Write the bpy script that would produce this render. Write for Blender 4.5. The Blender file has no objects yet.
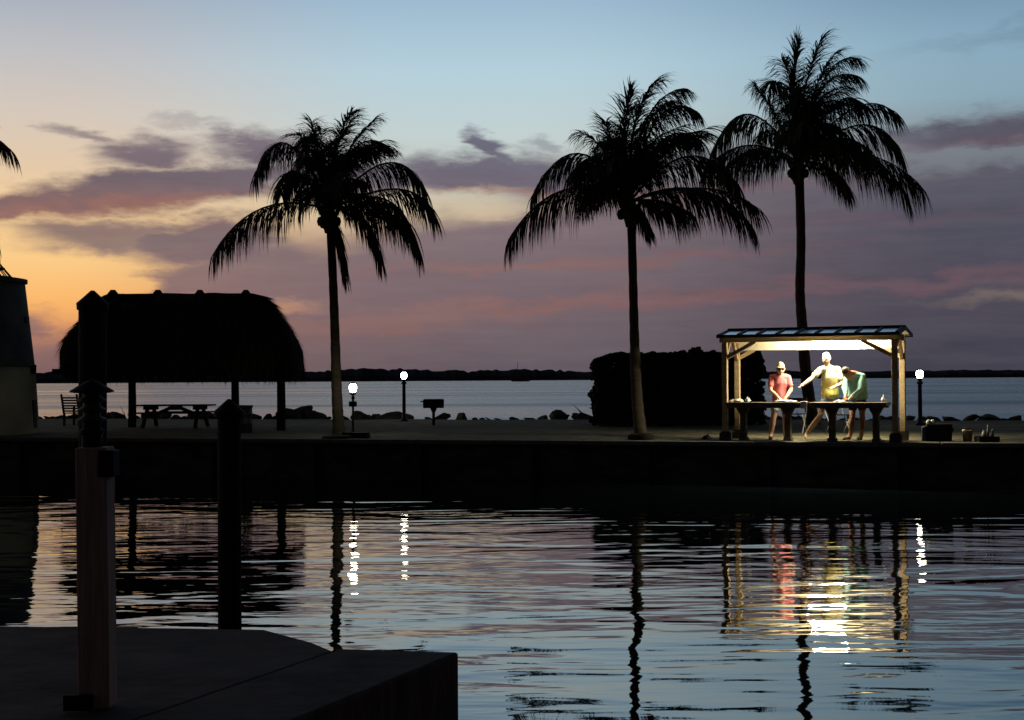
import bpy, bmesh, math, random
from mathutils import Vector, Matrix, noise

rnd = random.Random(7)
S = bpy.context.scene
COL = S.collection
R = math.radians
pi = math.pi

# ---------------------------------------------------------------- camera
H = 2.12            # eye above the water
F = 1422.0          # focal length in pixels of a 1024 wide picture
HG = 0.85           # ground above the water
PITCH = math.atan(18.3 / F)
ROLL = R(0.355)
fwd = Vector((0, math.cos(PITCH), math.sin(PITCH)))
up0 = Vector((0, -math.sin(PITCH), math.cos(PITCH)))
rt0 = Vector((1, 0, 0))
rt = rt0 * math.cos(ROLL) - up0 * math.sin(ROLL)
up = up0 * math.cos(ROLL) + rt0 * math.sin(ROLL)
cd = bpy.data.cameras.new('camera')
cam = bpy.data.objects.new('camera', cd)
COL.objects.link(cam)
cd.sensor_width = 36.0
cd.lens = F * 36.0 / 1024.0
cd.clip_start = 0.1
cd.clip_end = 20000
cam.matrix_world = Matrix(((rt.x, up.x, -fwd.x, 0), (rt.y, up.y, -fwd.y, 0), (rt.z, up.z, -fwd.z, H), (0, 0, 0, 1)))
S.camera = cam

# ---------------------------------------------------------------- view
S.view_settings.view_transform = 'Standard'
S.view_settings.look = 'None'
S.view_settings.gamma = 1
S.view_settings.exposure = 0.0
S.render.engine = 'CYCLES'
S.cycles.use_denoising = True
S.cycles.sample_clamp_indirect = 4.0
S.cycles.max_bounces = 6
S.cycles.caustics_reflective = False
S.cycles.caustics_refractive = False
S.cycles.blur_glossy = 0.5

# ---------------------------------------------------------------- node expression helper
class N:
    nt = None
    def __init__(s, v): s.v = v
    @staticmethod
    def m(op, *a, clamp=False):
        n = N.nt.nodes.new('ShaderNodeMath'); n.operation = op; n.use_clamp = clamp
        for i, x in enumerate(a):
            if isinstance(x, N): N.nt.links.new(x.v, n.inputs[i])
            else: n.inputs[i].default_value = float(x)
        return N(n.outputs[0])
    def __add__(a, b): return N.m('ADD', a, b)
    __radd__ = __add__
    def __sub__(a, b): return N.m('SUBTRACT', a, b)
    def __rsub__(a, b): return N.m('SUBTRACT', b, a)
    def __mul__(a, b): return N.m('MULTIPLY', a, b)
    __rmul__ = __mul__
    def __truediv__(a, b): return N.m('DIVIDE', a, b)
    def clamp(a): return N.m('ADD', a, 0.0, clamp=True)

def smooth(x, a, b):
    n = N.nt.nodes.new('ShaderNodeMapRange'); n.interpolation_type = 'SMOOTHSTEP'; n.clamp = True
    N.nt.links.new(x.v, n.inputs['Value'])
    if a < b:
        n.inputs['From Min'].default_value = a; n.inputs['From Max'].default_value = b
    else:
        n.inputs['From Min'].default_value = b; n.inputs['From Max'].default_value = a
        n.inputs['To Min'].default_value = 1; n.inputs['To Max'].default_value = 0
    return N(n.outputs[0])

def lin(c):
    c = c / 255.0
    return c / 12.92 if c <= 0.04045 else ((c + 0.055) / 1.055) ** 2.4

def ramp(x, stops, x0, x1):
    """stops: (position, (r,g,b) in sRGB 0-255)"""
    n = N.nt.nodes.new('ShaderNodeValToRGB')
    t = (x - x0) / (x1 - x0)
    N.nt.links.new(t.v, n.inputs[0])
    el = n.color_ramp.elements
    while len(el) < len(stops): el.new(0.5)
    for e, (p, c) in zip(el, stops):
        e.position = (p - x0) / (x1 - x0)
        e.color = (lin(c[0]), lin(c[1]), lin(c[2]), 1)
    return N(n.outputs[0])

def mixc(f, a, b, mode='MIX'):
    n = N.nt.nodes.new('ShaderNodeMix'); n.data_type = 'RGBA'; n.blend_type = mode
    ins = [i for i in n.inputs if i.type == 'RGBA']
    fac = n.inputs[0]
    if isinstance(f, N): N.nt.links.new(f.v, fac)
    else: fac.default_value = f
    for i, x in zip(ins, (a, b)):
        if isinstance(x, N): N.nt.links.new(x.v, i)
        else: i.default_value = (*x, 1)
    return N([o for o in n.outputs if o.type == 'RGBA'][0])

# ---------------------------------------------------------------- sky
W = bpy.data.worlds.new('World'); S.world = W; W.use_nodes = True
nt = W.node_tree; nt.nodes.clear(); N.nt = nt
tc = nt.nodes.new('ShaderNodeTexCoord')
sep = nt.nodes.new('ShaderNodeSeparateXYZ'); nt.links.new(tc.outputs['Generated'], sep.inputs[0])
dx, dy, dz = (N(sep.outputs[i]) for i in range(3))
az = N.m('ARCTAN2', dx, dy)
hor = N.m('SQRT', dx * dx + dy * dy)
U = az * F + 512.0                       # heading, as if in picture columns straight ahead
V = (dz / N.m('MAXIMUM', hor, 0.02)) * F     # height above the horizon
Y = 378.5 - V                            # grows downward
def skynoise(scale, su, sv, off, detail=4, rough=0.55):
    c = nt.nodes.new('ShaderNodeCombineXYZ')
    nt.links.new((U * su).v, c.inputs[0]); nt.links.new((Y * sv).v, c.inputs[1]); c.inputs[2].default_value = off
    n = nt.nodes.new('ShaderNodeTexNoise'); n.inputs['Scale'].default_value = scale
    n.inputs['Detail'].default_value = detail; n.inputs['Roughness'].default_value = rough
    nt.links.new(c.outputs[0], n.inputs['Vector'])
    return N(n.outputs[0]) - 0.5
# clear-sky colour at three headings, mixed
yr = (-1500, 400)
skyL = ramp(Y, [(-1500, (10, 14, 24)), (-620, (44, 56, 78)), (-160, (128, 143, 170)), (0, (164, 174, 188)), (60, (190, 190, 194)), (120, (212, 199, 187)), (165, (224, 200, 172)),
                (215, (241, 205, 154)), (262, (250, 203, 136)), (300, (250, 184, 108)), (330, (230, 156, 100)), (362, (178, 124, 104)), (400, (140, 105, 100))], *yr)
skyC = ramp(Y, [(-1500, (10, 14, 24)), (-620, (40, 56, 80)), (-160, (118, 146, 174)), (0, (156, 186, 208)), (70, (180, 207, 219)), (130, (193, 208, 209)), (175, (198, 202, 192)),
                (212, (208, 188, 158)), (245, (180, 150, 130)), (300, (150, 118, 118)), (370, (112, 97, 104))], *yr)
skyR = ramp(Y, [(-1500, (8, 12, 22)), (-620, (28, 42, 62)), (-160, (76, 104, 136)), (0, (114, 146, 172)), (60, (136, 170, 191)), (110, (138, 167, 182)), (150, (128, 138, 146)),
                (240, (112, 108, 118)), (300, (104, 94, 100)), (370, (78, 76, 86))], *yr)
c = mixc(smooth(U, 60, 430), skyL, skyC)
clear = mixc(smooth(U, 520, 1010), c, skyR)
# warped coordinates for cloud shapes
w1 = skynoise(1.0, 0.008, 0.022, 3.1, 5, 0.6)
w2 = skynoise(1.0, 0.020, 0.055, 9.7, 5, 0.6)
w3 = skynoise(1.0, 0.0045, 0.035, 21.3, 4, 0.6)
Yw = Y + w1 * 52 + w2 * 26
Uw = U + w3 * 120 + w2 * 60
def blob(cx, cy, rx, ry, tilt=0.0, soft=0.55):
    """soft ellipse, tilt = rise per unit of u"""
    a = (Uw - cx)
    b = (Yw - cy) + a * tilt
    q = N.m('SQRT', (a / rx) * (a / rx) + (b / ry) * (b / ry))
    return smooth(q, 1.0 + soft, 1.0 - soft)
dens = N.m('MAXIMUM', blob(190, 190, 175, 25, 0.14, 0.4), blob(50, 212, 130, 15, 0.12, 0.5))
for args, k in (((150, 156, 44, 14, 0.0, .6), 1.0), ((100, 139, 30, 5, -0.2, .8), .75), ((75, 133, 18, 3, 0.0, .9), .5), ((262, 147, 52, 12, 0.05, .6), 1),
             ((205, 131, 34, 4, 0.0, .8), .35), ((380, 178, 90, 17, 0.0, .5), .95),
             ((500, 172, 115, 22, 0.02, .45), 1), ((492, 141, 26, 9, -0.32, .5), 1), ((522, 156, 32, 10, -0.5, .6), .95), ((562, 142, 22, 6, -0.2, .6), .5),
             ((600, 180, 90, 26, 0.03, .5), 1), ((740, 165, 130, 16, 0.05, .7), .85),
             ((985, 150, 125, 14, 0.05, .7), 1), ((1000, 55, 90, 8, 0.1, .9), .25), ((45, 330, 55, 17, 0.0, .5), .9),
             ((225, 246, 95, 24, 0.0, .4), 1), ((130, 241, 85, 15, -0.03, .55), .9), ((450, 222, 45, 9, 0.1, .8), .35)):
    dens = N.m('MAXIMUM', dens, blob(*args) * k)
# the broad deck: everything lower than a line that climbs to the right
def edge(u, pts):
    n = nt.nodes.new('ShaderNodeFloatCurve')
    cv = n.mapping.curves[0]
    lo, hi = pts[0][0], pts[-1][0]
    while len(cv.points) < len(pts): cv.points.new(0.5, 0.5)
    for p, (x, y) in zip(cv.points, pts): p.location = ((x - lo) / (hi - lo), y / 400.0); p.handle_type = 'AUTO_CLAMPED'
    n.mapping.update()
    nt.links.new(((u - lo) / (hi - lo)).v, n.inputs['Value'])
    return N(n.outputs[0]) * 400.0
e = edge(Uw, [(-400, 380), (-80, 345), (60, 338), (130, 322), (165, 285), (205, 252), (270, 232), (340, 238), (430, 226), (500, 210), (560, 190), (640, 176), (740, 168), (860, 166), (960, 170), (1100, 165), (1500, 160), (2200, 160)])
deck = smooth((Yw - e) / 34.0, -0.75, 0.75)
holes = N.m('MAXIMUM', blob(255, 304, 48, 6, 0, .8) * 0.8, N.m('MAXIMUM', blob(465, 209, 62, 7, 0.05, .8) * 0.6, blob(255, 216, 60, 5, 0.05, .9) * 0.7))
deck = deck * (1.0 - holes)
dens = N.m('MAXIMUM', dens, deck * 0.96)
dens = dens * (1.0 - blob(990, 174, 130, 7, 0.01, .9) * 0.5)
dens = (dens + skynoise(1.0, 0.012, 0.05, 44.0, 5, .6) * 0.16 * smooth(dens, 0.02, 0.5)).clamp()
# cloud colour: mauve grey, darker and bluer to the right, pink bands inside
cl = ramp(Y, [(-300, (110, 120, 140)), (60, (120, 125, 140)), (140, (128, 114, 122)), (185, (112, 98, 106)), (205, (132, 102, 102)), (240, (126, 107, 110)), (300, (136, 108, 110)), (345, (128, 100, 100)), (380, (112, 92, 94))], -300, 400)
cm = ramp(Y, [(-300, (100, 112, 135)), (60, (110, 120, 140)), (140, (108, 106, 124)), (175, (108, 102, 116)), (215, (124, 108, 116)), (280, (118, 102, 110)), (340, (108, 96, 104)), (380, (96, 88, 96))], -300, 400)
cr = ramp(Y, [(-300, (60, 76, 104)), (60, (84, 98, 118)), (125, (84, 83, 97)), (170, (90, 88, 101)), (230, (78, 78, 93)), (290, (76, 73, 87)), (330, (72, 71, 84)), (380, (66, 66, 78))], -300, 400)
cc = mixc(smooth(U, 120, 520), cl, cm)
cc = mixc(smooth(U, 500, 960), cc, cr)
pink = blob(110, 216, 190, 7, 0.10, .9) * 0.8
for args, k in (((480, 193, 95, 4, 0.02, .9), 1.0), ((700, 196, 110, 7, 0.06, .9), .6), ((960, 158, 110, 4, 0.05, .9), .355),
             ((660, 300, 260, 6, 0.06, .9), .75), ((600, 262, 190, 5, 0.04, .9), .65), ((900, 285, 190, 6, 0.03, .9), .6), ((400, 320, 150, 8, 0.05, .9), .45), ((880, 225, 120, 8, 0.03, .9), .25)):
    pink = N.m('MAXIMUM', pink, blob(*args) * k)
pinkc = mixc(smooth(U, 300, 900), (lin(152), lin(108), lin(98)), (lin(112), lin(84), lin(94)))
cc = mixc(pink, cc, pinkc)
cream = blob(1015, 299, 75, 6, 0.05, .9) * 0.4
cc = mixc(cream, cc, (lin(150), lin(128), lin(112)))
streak = skynoise(1.0, 0.006, 0.07, 71.0, 5, .65)
bc = nt.nodes.new('ShaderNodeBrightContrast'); nt.links.new(cc.v, bc.inputs[0])
nt.links.new((streak * 0.05 + w2 * 0.02).v, bc.inputs['Bright'])
cc = N(bc.outputs[0])
sky = mixc(dens, clear, cc)
# the sky away from the afterglow is nearly night
back = smooth(N.m('ABSOLUTE', az + 0.3), 0.75, 2.0)
sky = mixc(back, sky, (0.009, 0.010, 0.016))
nish = nt.nodes.new('ShaderNodeTexSky'); nish.sky_type = 'NISHITA'; nish.sun_disc = False
nish.sun_elevation = R(0.0); nish.sun_rotation = R(-32)
bg1 = nt.nodes.new('ShaderNodeBackground'); nt.links.new(sky.v, bg1.inputs[0]); bg1.inputs[1].default_value = 1.0
bg2 = nt.nodes.new('ShaderNodeBackground'); nt.links.new(nish.outputs[0], bg2.inputs[0]); bg2.inputs[1].default_value = 0.004
ad = nt.nodes.new('ShaderNodeAddShader'); nt.links.new(bg1.outputs[0], ad.inputs[0]); nt.links.new(bg2.outputs[0], ad.inputs[1])
wo = nt.nodes.new('ShaderNodeOutputWorld'); nt.links.new(ad.outputs[0], wo.inputs[0])
W.cycles.sampling_method = 'MANUAL'; W.cycles.sample_map_resolution = 512

# the last of the sun: already down, only a trace left
sl = bpy.data.lights.new('sun', 'SUN'); sl.energy = 0.012; sl.angle = R(12); sl.color = (1, .72, .5)
so = bpy.data.objects.new('sun', sl); COL.objects.link(so)
sd = Vector((math.sin(R(-32)) * math.cos(R(3)), math.cos(R(-32)) * math.cos(R(3)), math.sin(R(3))))
so.rotation_euler = sd.to_track_quat('Z', 'Y').to_euler()

# ---------------------------------------------------------------- placing helpers
def ray(px, py):
    return (fwd + rt * ((px - 512) / F) + up * ((360 - py) / F))
def at(px, py, y):
    d = ray(px, py); k = y / d.y
    return Vector((0, 0, H)) + d * k
def onz(px, py, z=HG):
    d = ray(px, py); k = (z - H) / d.z
    return Vector((0, 0, H)) + d * k
def ground(px, y):
    p = at(px, 400, y); p.z = HG; return p

# ---------------------------------------------------------------- materials
MATS = {}
def mat(name, col, rough=0.8, var=0.25, scale=6.0, bump=0.0, metal=0.0, stretch=(1, 1, 1), spec=0.5, col2=None, bscale=None):
    if name in MATS: return MATS[name]
    m = bpy.data.materials.new(name); m.use_nodes = True; t = m.node_tree
    b = t.nodes['Principled BSDF']
    g = t.nodes.new('ShaderNodeTexCoord'); mp = t.nodes.new('ShaderNodeMapping')
    mp.inputs['Scale'].default_value = stretch
    t.links.new(g.outputs['Object'], mp.inputs[0])
    n = t.nodes.new('ShaderNodeTexNoise'); n.inputs['Scale'].default_value = scale; n.inputs['Detail'].default_value = 6; n.inputs['Roughness'].default_value = .62
    t.links.new(mp.outputs[0], n.inputs['Vector'])
    r = t.nodes.new('ShaderNodeValToRGB')
    a = tuple(c * (1 - var) for c in col); z = col2 or tuple(min(1, c * (1 + var)) for c in col)
    r.color_ramp.elements[0].position = .3; r.color_ramp.elements[1].position = .7
    r.color_ramp.elements[0].color = (*a, 1); r.color_ramp.elements[1].color = (*z, 1)
    t.links.new(n.outputs[0], r.inputs[0]); t.links.new(r.outputs[0], b.inputs['Base Color'])
    b.inputs['Roughness'].default_value = rough; b.inputs['Metallic'].default_value = metal
    b.inputs['Specular IOR Level'].default_value = spec
    if bump:
        n2 = t.nodes.new('ShaderNodeTexNoise'); n2.inputs['Scale'].default_value = bscale or scale * 2.5; n2.inputs['Detail'].default_value = 5
        t.links.new(mp.outputs[0], n2.inputs['Vector'])
        bp = t.nodes.new('ShaderNodeBump'); bp.inputs['Strength'].default_value = 1; bp.inputs['Distance'].default_value = bump
        t.links.new(n2.outputs[0], bp.inputs['Height']); t.links.new(bp.outputs[0], b.inputs['Normal'])
    MATS[name] = m
    return m
def emit(name, col, s):
    m = bpy.data.materials.new(name); m.use_nodes = True; b = m.node_tree.nodes['Principled BSDF']
    b.inputs['Base Color'].default_value = (*col, 1); b.inputs['Emission Color'].default_value = (*col, 1); b.inputs['Emission Strength'].default_value = s
    MATS[name] = m; return m

M_bark = mat('palm_bark', (.07, .06, .042), .9, .35, 5, .012, stretch=(1, 1, 5), spec=.1)
M_frond = mat('palm_leaf', (.045, .06, .025), .7, .35, 4, spec=.12)
M_stem = mat('palm_stalk', (.09, .09, .04), .8, .3, 9, spec=.1)
M_ground = mat('sandy_grass', (.105, .10, .058), .95, .4, 2.2, .03, col2=(.20, .185, .115), spec=.1)
M_conc = mat('seawall_concrete', (.13, .125, .11), .9, .3, 3, .006, spec=.15)
M_wallface = mat('stained_seawall', (.06, .055, .042), .9, .75, 1.5, .02, stretch=(1, 1, 3), spec=.1)
M_dock = mat('worn_dock_concrete', (.078, .064, .058), .9, .6, 1.6, .012, spec=.12)
M_dockside = mat('rusty_dock_face', (.16, .085, .06), .9, .5, 3, .01, stretch=(3, 3, .6), spec=.1)
M_post = mat('reddish_post_wood', (.50, .31, .235), .85, .3, 5, .004, stretch=(6, 6, .5), spec=.15)
M_pile = mat('creosoted_wood', (.018, .015, .012), .9, .4, 5, .01, stretch=(5, 5, .5), spec=.08)
M_black = mat('black_plastic', (.010, .010, .011), .7, .2, 5, spec=.1)
M_thatch = mat('palm_thatch', (.055, .044, .03), 1, .4, 12, .05, spec=.02)
M_darkwood = mat('weathered_wood', (.06, .05, .04), .9, .3, 6, .003, stretch=(1, 6, 6), spec=.08)
M_timber = mat('shelter_timber', (.42, .31, .17), .75, .22, 4, .003, stretch=(1, 1, 5), spec=.2)
M_ceil = mat('pale_ceiling_boards', (.72, .66, .5), .7, .08, 3, .002, spec=.2)
M_roof = mat('blue_grey_metal_roof', (.80, .83, .88), .2, .1, 3, metal=.85)
M_rib = mat('dark_roof_rib', (.02, .025, .04), .5, .2, 3, spec=.2)
M_table = mat('cleaning_table_concrete', (.10, .085, .065), .8, .25, 6, .003, spec=.2)
M_rock = mat('riprap_rock', (.085, .082, .065), .95, .5, 3, .04, spec=.08)
M_leaf = mat('sea_grape_leaf', (.022, .032, .014), .8, .4, 3, spec=.08)
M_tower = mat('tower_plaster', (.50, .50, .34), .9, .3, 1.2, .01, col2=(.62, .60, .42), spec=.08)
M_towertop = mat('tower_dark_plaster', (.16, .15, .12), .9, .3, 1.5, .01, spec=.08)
M_metal = mat('dark_painted_metal', (.025, .027, .03), .5, .3, 6, metal=.3, spec=.3)
M_mangrove = mat('hazed_far_mangrove', (.10, .095, .10), 1, .3, .05, spec=0)  # distance haze is mixed into this colour, lighter than the leaves
M_skin = mat('skin', (.42, .24, .16), .6, .06, 8, spec=.3)
M_skin2 = mat('skin_pale', (.40, .26, .18), .6, .06, 8, spec=.3)
M_skin3 = mat('skin_tan', (.34, .17, .10), .6, .06, 8, spec=.3)
M_pinks = mat('pink_cloth', (.40, .12, .125), .85, .12, 10, .004, spec=.1)
M_cap = mat('cream_cap_cloth', (.55, .47, .30), .85, .1, 10, spec=.1)
M_yellow = mat('pale_yellow_cloth', (.56, .53, .16), .85, .1, 8, .004, spec=.1)
M_cream = mat('cream_cloth', (.46, .44, .28), .85, .1, 8, .004, spec=.1)
M_denim = mat('denim', (.26, .36, .44), .9, .2, 14, .003, spec=.1)
M_teal = mat('teal_cloth', (.19, .36, .33), .85, .14, 7, .005, spec=.1)
M_navy = mat('navy_cloth', (.02, .025, .035), .9, .2, 7, spec=.1)
M_white = mat('white_cloth', (.72, .70, .64), .85, .08, 7, spec=.1)
M_hairw = mat('white_hair', (.5, .48, .38), .8, .25, 30, spec=.2)
M_hairb = mat('dark_hair', (.018, .014, .012), .7, .2, 30, spec=.2)
M_shoe = mat('dark_shoe', (.03, .022, .018), .7, .2, 10, spec=.2)
M_eye = mat('eye_dark', (.02, .015, .012), .3, .1, 10)
M_paper = mat('white_paper', (.66, .64, .55), .8, .06, 10, spec=.1)
M_cooler = mat('dark_blue_cooler', (.045, .06, .075), .5, .2, 10, spec=.3)
M_bucket = mat('brown_bucket', (.22, .13, .08), .6, .25, 10, spec=.3)
M_glass = mat('cloudy_plastic', (.35, .33, .28), .4, .15, 10, spec=.4)
M_hull = mat('boat_hull', (.05, .05, .055), .5, .2, 1)
M_shelterlamp = emit('shelter_lamp_glow', (1.0, .88, .62), 900)
M_globe = emit('lamp_globe_glow', (1.0, .93, .72), 34)

# ---------------------------------------------------------------- mesh helpers
class MB:
    def __init__(s): s.v = []; s.f = []; s.mi = []; s.sm = []
    def add(s, vs, fs, mi=0, smooth=False):
        o = len(s.v); s.v += [tuple(v) for v in vs]
        for f in fs: s.f.append([o + i for i in f]); s.mi.append(mi); s.sm.append(smooth)
    def box(s, c, d, M=None, mi=0, taper=1.0):
        cx, cy, cz = c; x, y, z = d[0] / 2, d[1] / 2, d[2] / 2
        vs = [Vector((i * x * (taper if k > 0 else 1), j * y * (taper if k > 0 else 1), k * z)) for k in (-1, 1) for j in (-1, 1) for i in (-1, 1)]
        if M is not None: vs = [M @ v for v in vs]
        vs = [v + Vector(c) for v in vs]
        s.add(vs, [(0, 2, 3, 1), (4, 5, 7, 6), (0, 1, 5, 4), (2, 6, 7, 3), (0, 4, 6, 2), (1, 3, 7, 5)], mi)
    def bar(s, a, b, w, h, mi=0, upv=Vector((0, 0, 1))):
        a = Vector(a); b = Vector(b); d = (b - a); L = d.length; d.normalize()
        if abs(d.dot(upv)) > .98: upv = Vector((0, 1, 0))
        sx = d.cross(upv).normalized(); uz = sx.cross(d)
        M = Matrix((sx, d, uz)).transposed()
        s.box((a + b) / 2, (w, L, h), M, mi)
    def tube(s, pts, rad, n=8, mi=0, caps=True):
        pts = [Vector(p) for p in pts]
        if not hasattr(rad, '__len__'): rad = [rad] * len(pts)
        rings = []; ref = Vector((1, 0, 0))
        for i, p in enumerate(pts):
            d = (pts[min(i + 1, len(pts) - 1)] - pts[max(i - 1, 0)]).normalized()
            if abs(d.dot(ref)) > .95: ref = Vector((0, 1, 0))
            a = (ref - d * ref.dot(d)).normalized(); b = d.cross(a); ref = a
            rings.append([p + (a * math.cos(2 * pi * k / n) + b * math.sin(2 * pi * k / n)) * rad[i] for k in range(n)])
        vs = [v for r in rings for v in r]; fs = []
        for i in range(len(pts) - 1):
            for k in range(n):
                fs.append((i * n + k, i * n + (k + 1) % n, (i + 1) * n + (k + 1) % n, (i + 1) * n + k))
        s.add(vs, fs, mi, True)
        if caps:
            o = len(s.v) - len(vs)
            s.f.append([o + k for k in range(n)][::-1]); s.mi.append(mi); s.sm.append(False)
            s.f.append([o + (len(pts) - 1) * n + k for k in range(n)]); s.mi.append(mi); s.sm.append(False)
    def lathe(s, c, prof, n=24, mi=0, smooth=True, sx=1, sy=1):
        c = Vector(c); vs = []; fs = []
        for r, z in prof:
            for k in range(n): vs.append(c + Vector((r * sx * math.cos(2 * pi * k / n), r * sy * math.sin(2 * pi * k / n), z)))
        for i in range(len(prof) - 1):
            for k in range(n): fs.append((i * n + k, i * n + (k + 1) % n, (i + 1) * n + (k + 1) % n, (i + 1) * n + k))
        if prof[0][0] > 1e-4: fs.append(tuple(range(n))[::-1])
        if prof[-1][0] > 1e-4: fs.append(tuple((len(prof) - 1) * n + k for k in range(n)))
        s.add(vs, fs, mi, smooth)
    def prism(s, poly, z0, z1, mi=0, mside=None):
        n = len(poly)
        vs = [(x, y, z0) for x, y in poly] + [(x, y, z1) for x, y in poly]
        s.add(vs, [tuple(range(n, 2 * n))], mi); o = len(s.v) - 2 * n
        s.f.append([o + i for i in range(n)][::-1]); s.mi.append(mi); s.sm.append(False)
        for i in range(n):
            s.f.append([o + i, o + (i + 1) % n, o + n + (i + 1) % n, o + n + i]); s.mi.append(mi if mside is None else mside); s.sm.append(False)
    def build(s, name, ms, parent=None, bevel=0):
        me = bpy.data.meshes.new(name); me.from_pydata(s.v, [], s.f); me.update()
        for p, i, q in zip(me.polygons, s.mi, s.sm): p.material_index = i; p.use_smooth = q
        bm = bmesh.new(); bm.from_mesh(me); bmesh.ops.recalc_face_normals(bm, faces=bm.faces); bm.to_mesh(me); bm.free()
        for m in (ms if isinstance(ms, (list, tuple)) else [ms]): me.materials.append(m)
        o = bpy.data.objects.new(name, me); COL.objects.link(o)
        if parent: o.parent = parent
        if bevel:
            b = o.modifiers.new('bevel', 'BEVEL'); b.width = bevel; b.segments = 2; b.limit_method = 'ANGLE'
        return o

def tag(o, label=None, cat=None, group=None, kind=None):
    if label: o['label'] = label
    if cat: o['category'] = cat
    if group: o['group'] = group
    if kind: o['kind'] = kind
    return o
def empty(name, loc, rz=0, label=None, cat=None, group=None):
    o = bpy.data.objects.new(name, None); COL.objects.link(o); o.location = loc; o.rotation_euler = (0, 0, rz)
    o.empty_display_size = .2
    return tag(o, label, cat, group)
def copy_thing(root, loc, rz=None, label=None, group=None, scale=None):
    r = root.copy(); COL.objects.link(r); r.location = loc
    if rz is not None: r.rotation_euler = (r.rotation_euler[0], r.rotation_euler[1], rz)
    if scale is not None: r.scale = scale
    if label: r['label'] = label
    if group: r['group'] = group
    for ch in list(root.children):
        q = ch.copy(); COL.objects.link(q); q.parent = r
        for g in ch.children:
            d = g.copy(); COL.objects.link(d); d.parent = q
    return r

# ---------------------------------------------------------------- shore frame
WL = onz(0, 437.3); WR = onz(1024, 443.2)
ed = (WR - WL); ed.z = 0; ed.normalize()
nd = Vector((-ed.y, ed.x, 0))
P0 = WL.copy(); P0.z = 0
def shore(s, t, z=HG):
    return P0 + ed * s + nd * t + Vector((0, 0, z))
def st(p):
    q = Vector((p.x, p.y, 0)) - P0
    return q.dot(ed), q.dot(nd)
DEPTH = 15.5

# ---------------------------------------------------------------- water
def water_mat(name, bay=False):
    m = bpy.data.materials.new(name); m.use_nodes = True; t = m.node_tree; N.nt = t
    b = t.nodes['Principled BSDF']
    b.inputs['Base Color'].default_value = (.004, .007, .010, 1) if not bay else (.02, .03, .045, 1)
    b.inputs['Roughness'].default_value = .015 if not bay else .34
    b.inputs['IOR'].default_value = 3.0 if not bay else 2.6
    g = t.nodes.new('ShaderNodeNewGeometry')
    def noise_(sx, sy, off, detail, rough, rot=0, dist=0):
        mp = t.nodes.new('ShaderNodeMapping'); mp.inputs['Scale'].default_value = (sx, sy, 1); mp.inputs['Location'].default_value = (off, off * .37, off)
        mp.inputs['Rotation'].default_value = (0, 0, rot)
        t.links.new(g.outputs['Position'], mp.inputs[0])
        n = t.nodes.new('ShaderNodeTexNoise'); n.inputs['Scale'].default_value = 1; n.inputs['Detail'].default_value = detail; n.inputs['Roughness'].default_value = rough
        n.inputs['Distortion'].default_value = dist
        t.links.new(mp.outputs[0], n.inputs[0]); return N(n.outputs[0])
    if not bay:
        big = noise_(.30, .80, 3, 2, .5, R(9), .6)
        med = noise_(.85, 2.6, 11, 2, .5, R(-9), .3)
        fine = noise_(2.2, 7.5, 27, 2, .5, R(4), .2)
        # rings running out from a point far to the right, seen as fine parallel ripples
        sp = t.nodes.new('ShaderNodeSeparateXYZ'); t.links.new(g.outputs['Position'], sp.inputs[0])
        X, Yp = N(sp.outputs[0]), N(sp.outputs[1])
        r = N.m('SQRT', (X - 3.2) * (X - 3.2) * .35 + (Yp - 16.5) * (Yp - 16.5))
        ring = N.m('SINE', r * 17.0 + med * 3.0) * smooth(r, 8.5, 3.0) * 0.5 + 0.0
        patch = smooth(noise_(.18, .3, 55, 2, .5), .42, .62)
        h = big * 0.038 + med * 0.0080 + fine * 0.0020 * (patch * .8 + .35) + ring * 0.00085
    else:
        h = noise_(.5, 1.6, 3, 3, .6) * 0.10 + noise_(.03, .12, 8, 3, .6) * 0.5
    if bay:
        rr = smooth(noise_(.004, .035, 17, 3, .6), .3, .7) * .22 + .16
        t.links.new(rr.v, b.inputs['Roughness'])
    bp = t.nodes.new('ShaderNodeBump'); bp.inputs['Strength'].default_value = 1; bp.inputs['Distance'].default_value = 1
    t.links.new(h.v, bp.inputs['Height']); t.links.new(bp.outputs[0], b.inputs['Normal'])
    return m
def flat(name, pts, z, m):
    q = MB(); q.add([(p.x, p.y, z) for p in pts], [tuple(range(len(pts)))]); return q.build(name, m)
cw = flat('canal_water', [shore(-150, .3), shore(170, .3), shore(170, -70), shore(-150, -70)], 0, water_mat('canal_water')); tag(cw, kind='structure')
bw = flat('bay_water', [Vector((-4000, 12, 0)), Vector((-4000, 6000, 0)), Vector((4000, 6000, 0)), Vector((4000, 12, 0))], -0.02, water_mat('bay_water', True))
# cut the bay so that it starts under the land strip
me = bw.data
me.vertices[0].co = shore(-4000, 8, 0); me.vertices[3].co = shore(4000, 8, 0)
me.vertices[1].co = shore(-4000, 6000, 0); me.vertices[2].co = shore(4000, 6000, 0)
for v in me.vertices: v.co.z = -0.02
tag(bw, kind='structure')

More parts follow.
